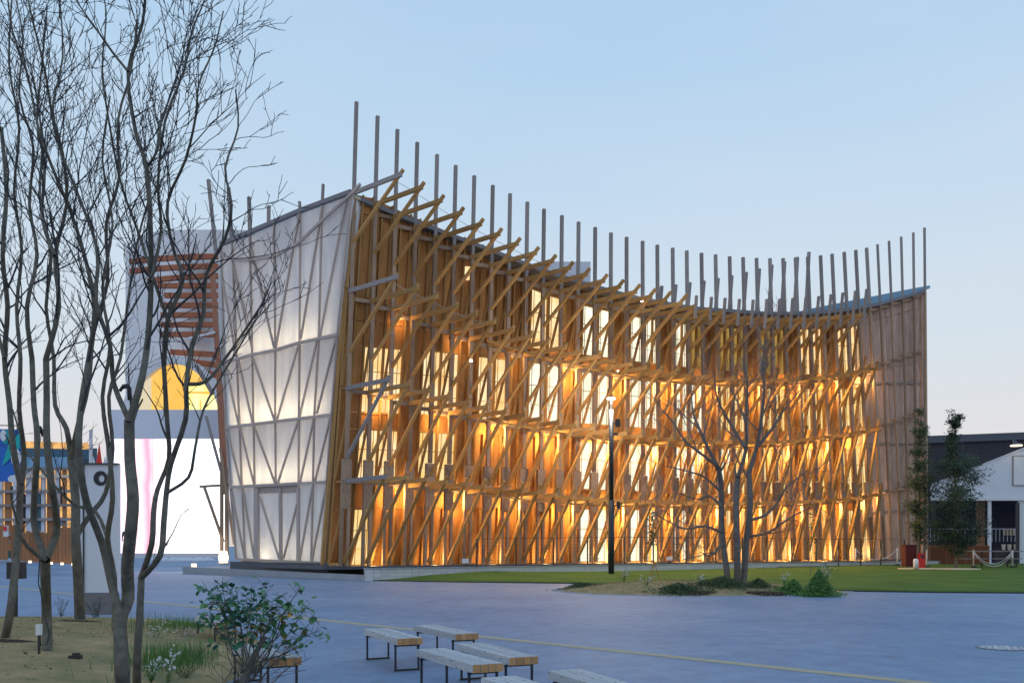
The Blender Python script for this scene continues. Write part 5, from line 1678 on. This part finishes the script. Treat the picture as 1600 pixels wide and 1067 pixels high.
# rim of the arch
pts = [W(lerp(199, 349, k / 24.), archy(k / 24.) - 3, 61.8) for k in range(25)]
mb = MB()
for p, q in zip(pts, pts[1:]): mb.bar(p, q, .55, .5)
mb.build('arch_rim', 'white_paint', rb_)
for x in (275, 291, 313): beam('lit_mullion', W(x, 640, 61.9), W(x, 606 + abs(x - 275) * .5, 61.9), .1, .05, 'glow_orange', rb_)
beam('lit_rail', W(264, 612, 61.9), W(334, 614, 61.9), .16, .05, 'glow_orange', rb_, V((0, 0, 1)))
# spill of the screen on the plaza comes from the screen itself

# far left buildings
far = thing('timber_frame_building', 'distant glowing timber frame building behind the left trees', 'building', W(80, 870, 95))
slab_quad('lit_attic', W(-40, 706, 95), W(142, 703, 95), W(142, 692, 95), W(-40, 687, 95), .3, 'small_lit', far, V((0, -1, 0)))
slab_quad('teal_fascia', W(-40, 718, 94.6), W(143, 716, 94.6), W(143, 702, 94.6), W(-40, 698, 94.6), .3, 'teal_fascia', far, V((0, -1, 0)))
slab_quad('blue_fascia', W(-40, 732, 94.2), W(108, 730, 94.2), W(108, 714, 94.2), W(-40, 712, 94.2), .3, 'blue_fascia', far, V((0, -1, 0)))
slab_quad('lit_wall', W(-40, 858, 97), W(112, 858, 97), W(112, 728, 97), W(-40, 728, 97), .3, 'small_lit', far, V((0, -1, 0)))
slab_quad('wall', W(-60, 872, 98), W(150, 872, 98), W(150, 700, 98), W(-60, 700, 98), .3, 'teal_fascia', far, V((0, -1, 0)))
for n_, x in enumerate(range(-20, 112, 11)):
    beam('column', W(x, 860, 94), W(x, 734, 94), .35 if n_ % 3 else .6, .3, 'plank_orange' if n_ % 2 else 'white_board', far)
for y in (733, 745, 768, 790, 812, 835):
    beam('beam', W(-40, y, 93.6), W(112, y - 1, 93.6), .28, .3, 'grey_wood' if y != 745 else 'cream', far, V((0, 0, 1)))
for n_, (x, y, w, h, m_) in enumerate(((32, 795, 20, 46, 'dark_wall'), (60, 800, 12, 60, 'teal_fascia'), (86, 775, 9, 30, 'dark_wall'), (98, 775, 8, 30, 'dark_wall'), (20, 770, 14, 22, 'leaf_dark'), (96, 815, 16, 14, 'blue_fascia'), (48, 765, 10, 20, 'cream'))):
    slab_quad('window', W(x - w / 2, y + h / 2, 93.9), W(x + w / 2, y + h / 2, 93.9), W(x + w / 2, y - h / 2, 93.9), W(x - w / 2, y - h / 2, 93.9), .1, m_, far, V((0, -1, 0)))
# red peaked roofs beyond
rr = thing('red_roofed_pavilion', 'small red and white striped canopy far behind the ring sign', 'canopy', W(155, 860, 85))
for n_, x in enumerate((146, 155, 164, 174)):
    MB().add([W(x - 7, 740, 84), W(x + 7, 740, 84), W(x, 712 - (n_ % 2) * 22, 84), W(x - 7, 740, 86), W(x + 7, 740, 86), W(x, 712 - (n_ % 2) * 22, 86)],
             [(0, 1, 2), (5, 4, 3), (0, 2, 5, 3), (1, 4, 5, 2)]).build('canopy_peak', 'red_flag' if n_ % 2 else 'white_paint', rr)
MB().tube([W(142, 868, 84), W(142, 672, 84)], .16, 8).build('mast', 'white_paint', rr)
MB().tube([W(172, 868, 84), W(172, 740, 84)], .12, 8).build('mast', 'white_paint', rr)
# banner with abstract patches
bn_ = thing('banner', 'blue and teal banner with white patches hanging at the far left', 'banner', W(15, 780, 60))
slab_quad('cloth', W(-30, 752, 60), W(32, 752, 60), W(32, 671, 60), W(-30, 669, 60), .05, 'blue_flag', bn_, V((0, -1, 0)))
def blob(cx, cy, rx, ry, D, m_, parent, name='patch', n=18, tl=0, off=0.0):
    vs = []
    for k in range(n):
        an = 2 * math.pi * k / n; x = rx * math.cos(an); y = ry * math.sin(an)
        x, y = x * math.cos(tl) - y * math.sin(tl), x * math.sin(tl) + y * math.cos(tl)
        vs.append(W(cx + x, cy + y, D))
    return mesh_obj(name, vs, [tuple(range(n))], m_, parent)
mesh_obj('patch', [W(3, 728, 59.9), W(14, 690, 59.9), W(31, 676, 59.9), W(31, 700, 59.9), W(12, 720, 59.9)], [(0, 1, 2, 3, 4)], 'teal_flag', bn_)
mesh_obj('patch', [W(3, 690, 59.85), W(3, 672, 59.85), W(24, 672, 59.85), W(10, 694, 59.85)], [(0, 1, 2, 3)], 'teal_flag', bn_)
blob(5, 680, 5, 9, 59.8, 'white_paint', bn_)
blob(25, 715, 8, 14, 59.8, 'white_paint', bn_)
blob(22, 748, 10, 6, 59.8, 'white_paint', bn_)
beam('banner_rod', W(-30, 664, 60), W(34, 665, 60), .06, .06, 'dark_metal', bn_, V((0, 0, 1)))
MB().tube([W(-4, 878, 60), W(-4, 664, 60)], .1, 8).build('mast', 'steel', bn_)
# plank fence
pf = thing('plank_fence', 'warm lit vertical plank fence behind the left trees', 'fence', W(55, 880, 64))
for n_ in range(22):
    x = -8 + n_ * 5.7
    y0 = 824 if x > 88 else (820 if x < 30 else 829 + (n_ % 3) * 2)
    yb = interp([(0, 874), (115, 881)], x)
    if 10 < x < 15: continue
    beam('plank', W(x, yb, 58), W(x, y0, 58), .215, .06, 'plank_orange', pf)
beam('rail', W(-10, 845, 58.1), W(116, 850, 58.1), .12, .05, 'grey_wood', pf, V((0, 0, 1)))
for x, y in ((47, 878), (80, 880), (97, 881), (114, 882)):
    c = W(x, y, 57.6); MB().tube([c - V((0, 0, .05)), c + V((0, 0, .1))], .09, 8).build('foot_light', 'bulb', pf)
# flag / red white flag cloth
fg = thing('red_white_flag', 'small red and white flag hanging in front of the plank fence', 'flag', W(8, 840, 57))
slab_quad('cloth', W(5, 838, 57), W(13, 838, 57), W(13, 821, 57), W(5, 821, 57), .03, 'white_paint', fg, V((0, -1, 0)))
slab_quad('red_patch', W(5, 829, 56.9), W(10, 829, 56.9), W(10, 822, 56.9), W(5, 822, 56.9), .03, 'red_flag', fg, V((0, -1, 0)))

# white sign board with the dark ring
SDp = 21.5
sg = thing('ring_sign', 'tall white sign board with a dark ring emblem, standing behind the trees', 'sign', W(155, 950, SDp))
zb = 0.0
q = [W(119, 925, SDp), W(185, 925, SDp), W(185, 725, SDp), W(119, 725, SDp)]
slab_quad('board', *q, .12, 'white_board', sg, V((0, -1, 0)))
slab_quad('base', W(121, 960, SDp + .02), W(183, 960, SDp + .02), W(183, 926, SDp + .02), W(121, 926, SDp + .02), .1, 'roof_metal', sg, V((0, -1, 0)))
beam('edge', W(130.5, 925, SDp - .02), W(130.5, 726, SDp - .02), .03, .02, 'dark_metal', sg)
beam('edge', W(119, 724.5, SDp), W(185.5, 724.5, SDp), .03, .14, 'dark_metal', sg, V((0, 0, 1)))
vs = []; fs = []; n = 40
for k in range(n):
    an = 2 * math.pi * k / n
    vs += [W(157 + 11 * math.cos(an), 747 + 11.5 * math.sin(an), SDp - .02), W(158.5 + 4.6 * math.cos(an), 747.5 + 5.6 * math.sin(an), SDp - .02)]
for k in range(n):
    a_, b_ = 2 * k, 2 * ((k + 1) % n); fs.append((a_, b_, b_ + 1, a_ + 1))
mesh_obj('ring_emblem', vs, fs, 'dark_wall', sg)

# camera/spot boxes on trees, bin, box, cables
for x, y, D, lab, ang in ((195, 612, 11.2, 'dark curved spotlight clamped to the thickest bare tree', 1), (64, 672, 12.1, 'small dark spotlight strapped to the Y-forked tree', -1)):
    c = W(x, y, D); t = thing('tree_spotlight', lab, 'spotlight', c)
    if ang == 1:
        MB().tube([W(203, 625, D), W(202, 606, D), W(199, 603, D), W(192, 604, D)], [.028, .028, .03, .03], 8).build('body', 'dark_metal', t, True)
        MB().tube([W(192, 604, D), W(187, 611, D)], .02, 6).build('bracket', 'dark_metal', t, True)
    else:
        MB().tube([W(61, 667, D), W(69, 681, D)], [.03, .024], 8).build('body', 'dark_metal', t, True)
        MB().tube([W(57, 668, D), W(62, 667, D)], .012, 6).build('bracket', 'dark_metal', t, True)
t = thing('dark_bin', 'dark box on a slim pole beyond the mound at the far left', 'litter box', W(24, 962, 20))
mb = MB(); p0 = W(10, 904, 20); p1 = W(34, 878, 20); mb.box((p0.x, 20, p0.z), (p1.x, 20.2, p1.z)); mb.build('box', 'dark_metal', t)
MB().tube([W(24, 975, 20), W(24, 895, 20)], .05, 8).build('pole', 'dark_metal', t)
c = W(61, 982, 11.7); t = thing('outlet_box', 'small white outlet box at the foot of the Y-forked tree', 'outlet box', c)
mb = MB(); mb.box(c - V((.03, .03, .08)), c + V((.03, .03, .06))); mb.build('box', 'white_paint', t)
mb = MB(); mb.box(c - V((.012, .012, .35)), c + V((.012, .012, -.08))); mb.build('stake', 'dark_metal', t)
c = W(118, 1013, 11.6); c.z = MH(c.x, c.y)[0]
t = thing('ground_spotlight', 'small black ground spotlight lying on the grass mound', 'spotlight', c)
mb = MB(); mb.box(c + V((-.07, -.05, 0)), c + V((.07, .05, .06))); mb.box(c + V((-.03, -.03, .06)), c + V((.05, .03, .09))); mb.build('body', 'dark_metal', t)
mb = MB(); mb.tube([W(62, 872, 11.8), W(60, 910, 11.8), W(66, 935, 11.8), W(70, 960, 11.8), W(77, 990, 11.8), W(74, 1005, 11.8), W(64, 1008, 11.8), W(62, 985, 11.7)], .008, 5)
tag(mb.build('cable', 'dark_metal'), 'black cable looping down the Y-forked tree trunk', 'cable')
# person silhouette far behind by the screen
def person(label, x, yfeet, D, h=1.7):
    foot = W(x, yfeet, D); t = thing('person', label, 'person', foot)
    bm = bmesh.new()
    J = {'pel': (0, 0, .53), 'ch': (0, 0, .76), 'nk': (0, -.01, .855), 'hd': (0, -.01, .93), 'tp': (0, -.005, .985), 'sl': (-.11, 0, .815), 'sr': (.11, 0, .815), 'el': (-.14, 0, .63), 'er': (.14, 0, .63),
         'hl': (-.13, -.04, .47), 'hr': (.13, -.04, .47), 'kl': (-.055, -.01, .28), 'kr': (.055, 0, .28), 'al': (-.06, .01, .04), 'ar': (.06, .01, .04), 'tl': (-.065, -.07, .015), 'tr': (.065, -.07, .015), 'pl': (-.05, 0, .5), 'pr': (.05, 0, .5)}
    RR = {'pel': .085, 'ch': .09, 'nk': .03, 'hd': .055, 'tp': .035, 'sl': .04, 'sr': .04, 'el': .028, 'er': .028, 'hl': .02, 'hr': .02, 'kl': .04, 'kr': .04, 'al': .028, 'ar': .028, 'tl': .02, 'tr': .02, 'pl': .06, 'pr': .06}
    Ed = [('pel', 'ch'), ('ch', 'nk'), ('nk', 'hd'), ('hd', 'tp'), ('ch', 'sl'), ('ch', 'sr'), ('sl', 'el'), ('sr', 'er'), ('el', 'hl'), ('er', 'hr'), ('pel', 'pl'), ('pel', 'pr'), ('pl', 'kl'), ('pr', 'kr'), ('kl', 'al'), ('kr', 'ar'), ('al', 'tl'), ('ar', 'tr')]
    ks = list(J); me = bpy.data.meshes.new('body')
    me.from_pydata([tuple(h * c_ for c_ in J[k]) for k in ks], [(ks.index(a_), ks.index(b_)) for a_, b_ in Ed], [])
    o = bpy.data.objects.new('body', me); link(o, t)
    me.materials.append(MATS['dark_metal'])
    sk = o.modifiers.new('skin', 'SKIN')
    for k, v in zip(ks, me.skin_vertices[0].data if me.skin_vertices else []):
        v.radius = (RR[k] * h, RR[k] * h)
    if not me.skin_vertices:
        lay = None
    ss = o.modifiers.new('sub', 'SUBSURF'); ss.levels = 1; ss.render_levels = 1
    return o, ks, RR, h
o, ks, RR, h = person('small dark clothed person standing by the left edge of the bright screen', 197, 866, 56)
bpy.context.view_layer.update()
if o.data.skin_vertices:
    for k, v in zip(ks, o.data.skin_vertices[0].data):
        v.radius = (RR[k] * h, RR[k] * h)
        if k == 'pel': v.use_root = True
print('objects', len(bpy.data.objects), 'skin', bool(o.data.skin_vertices))
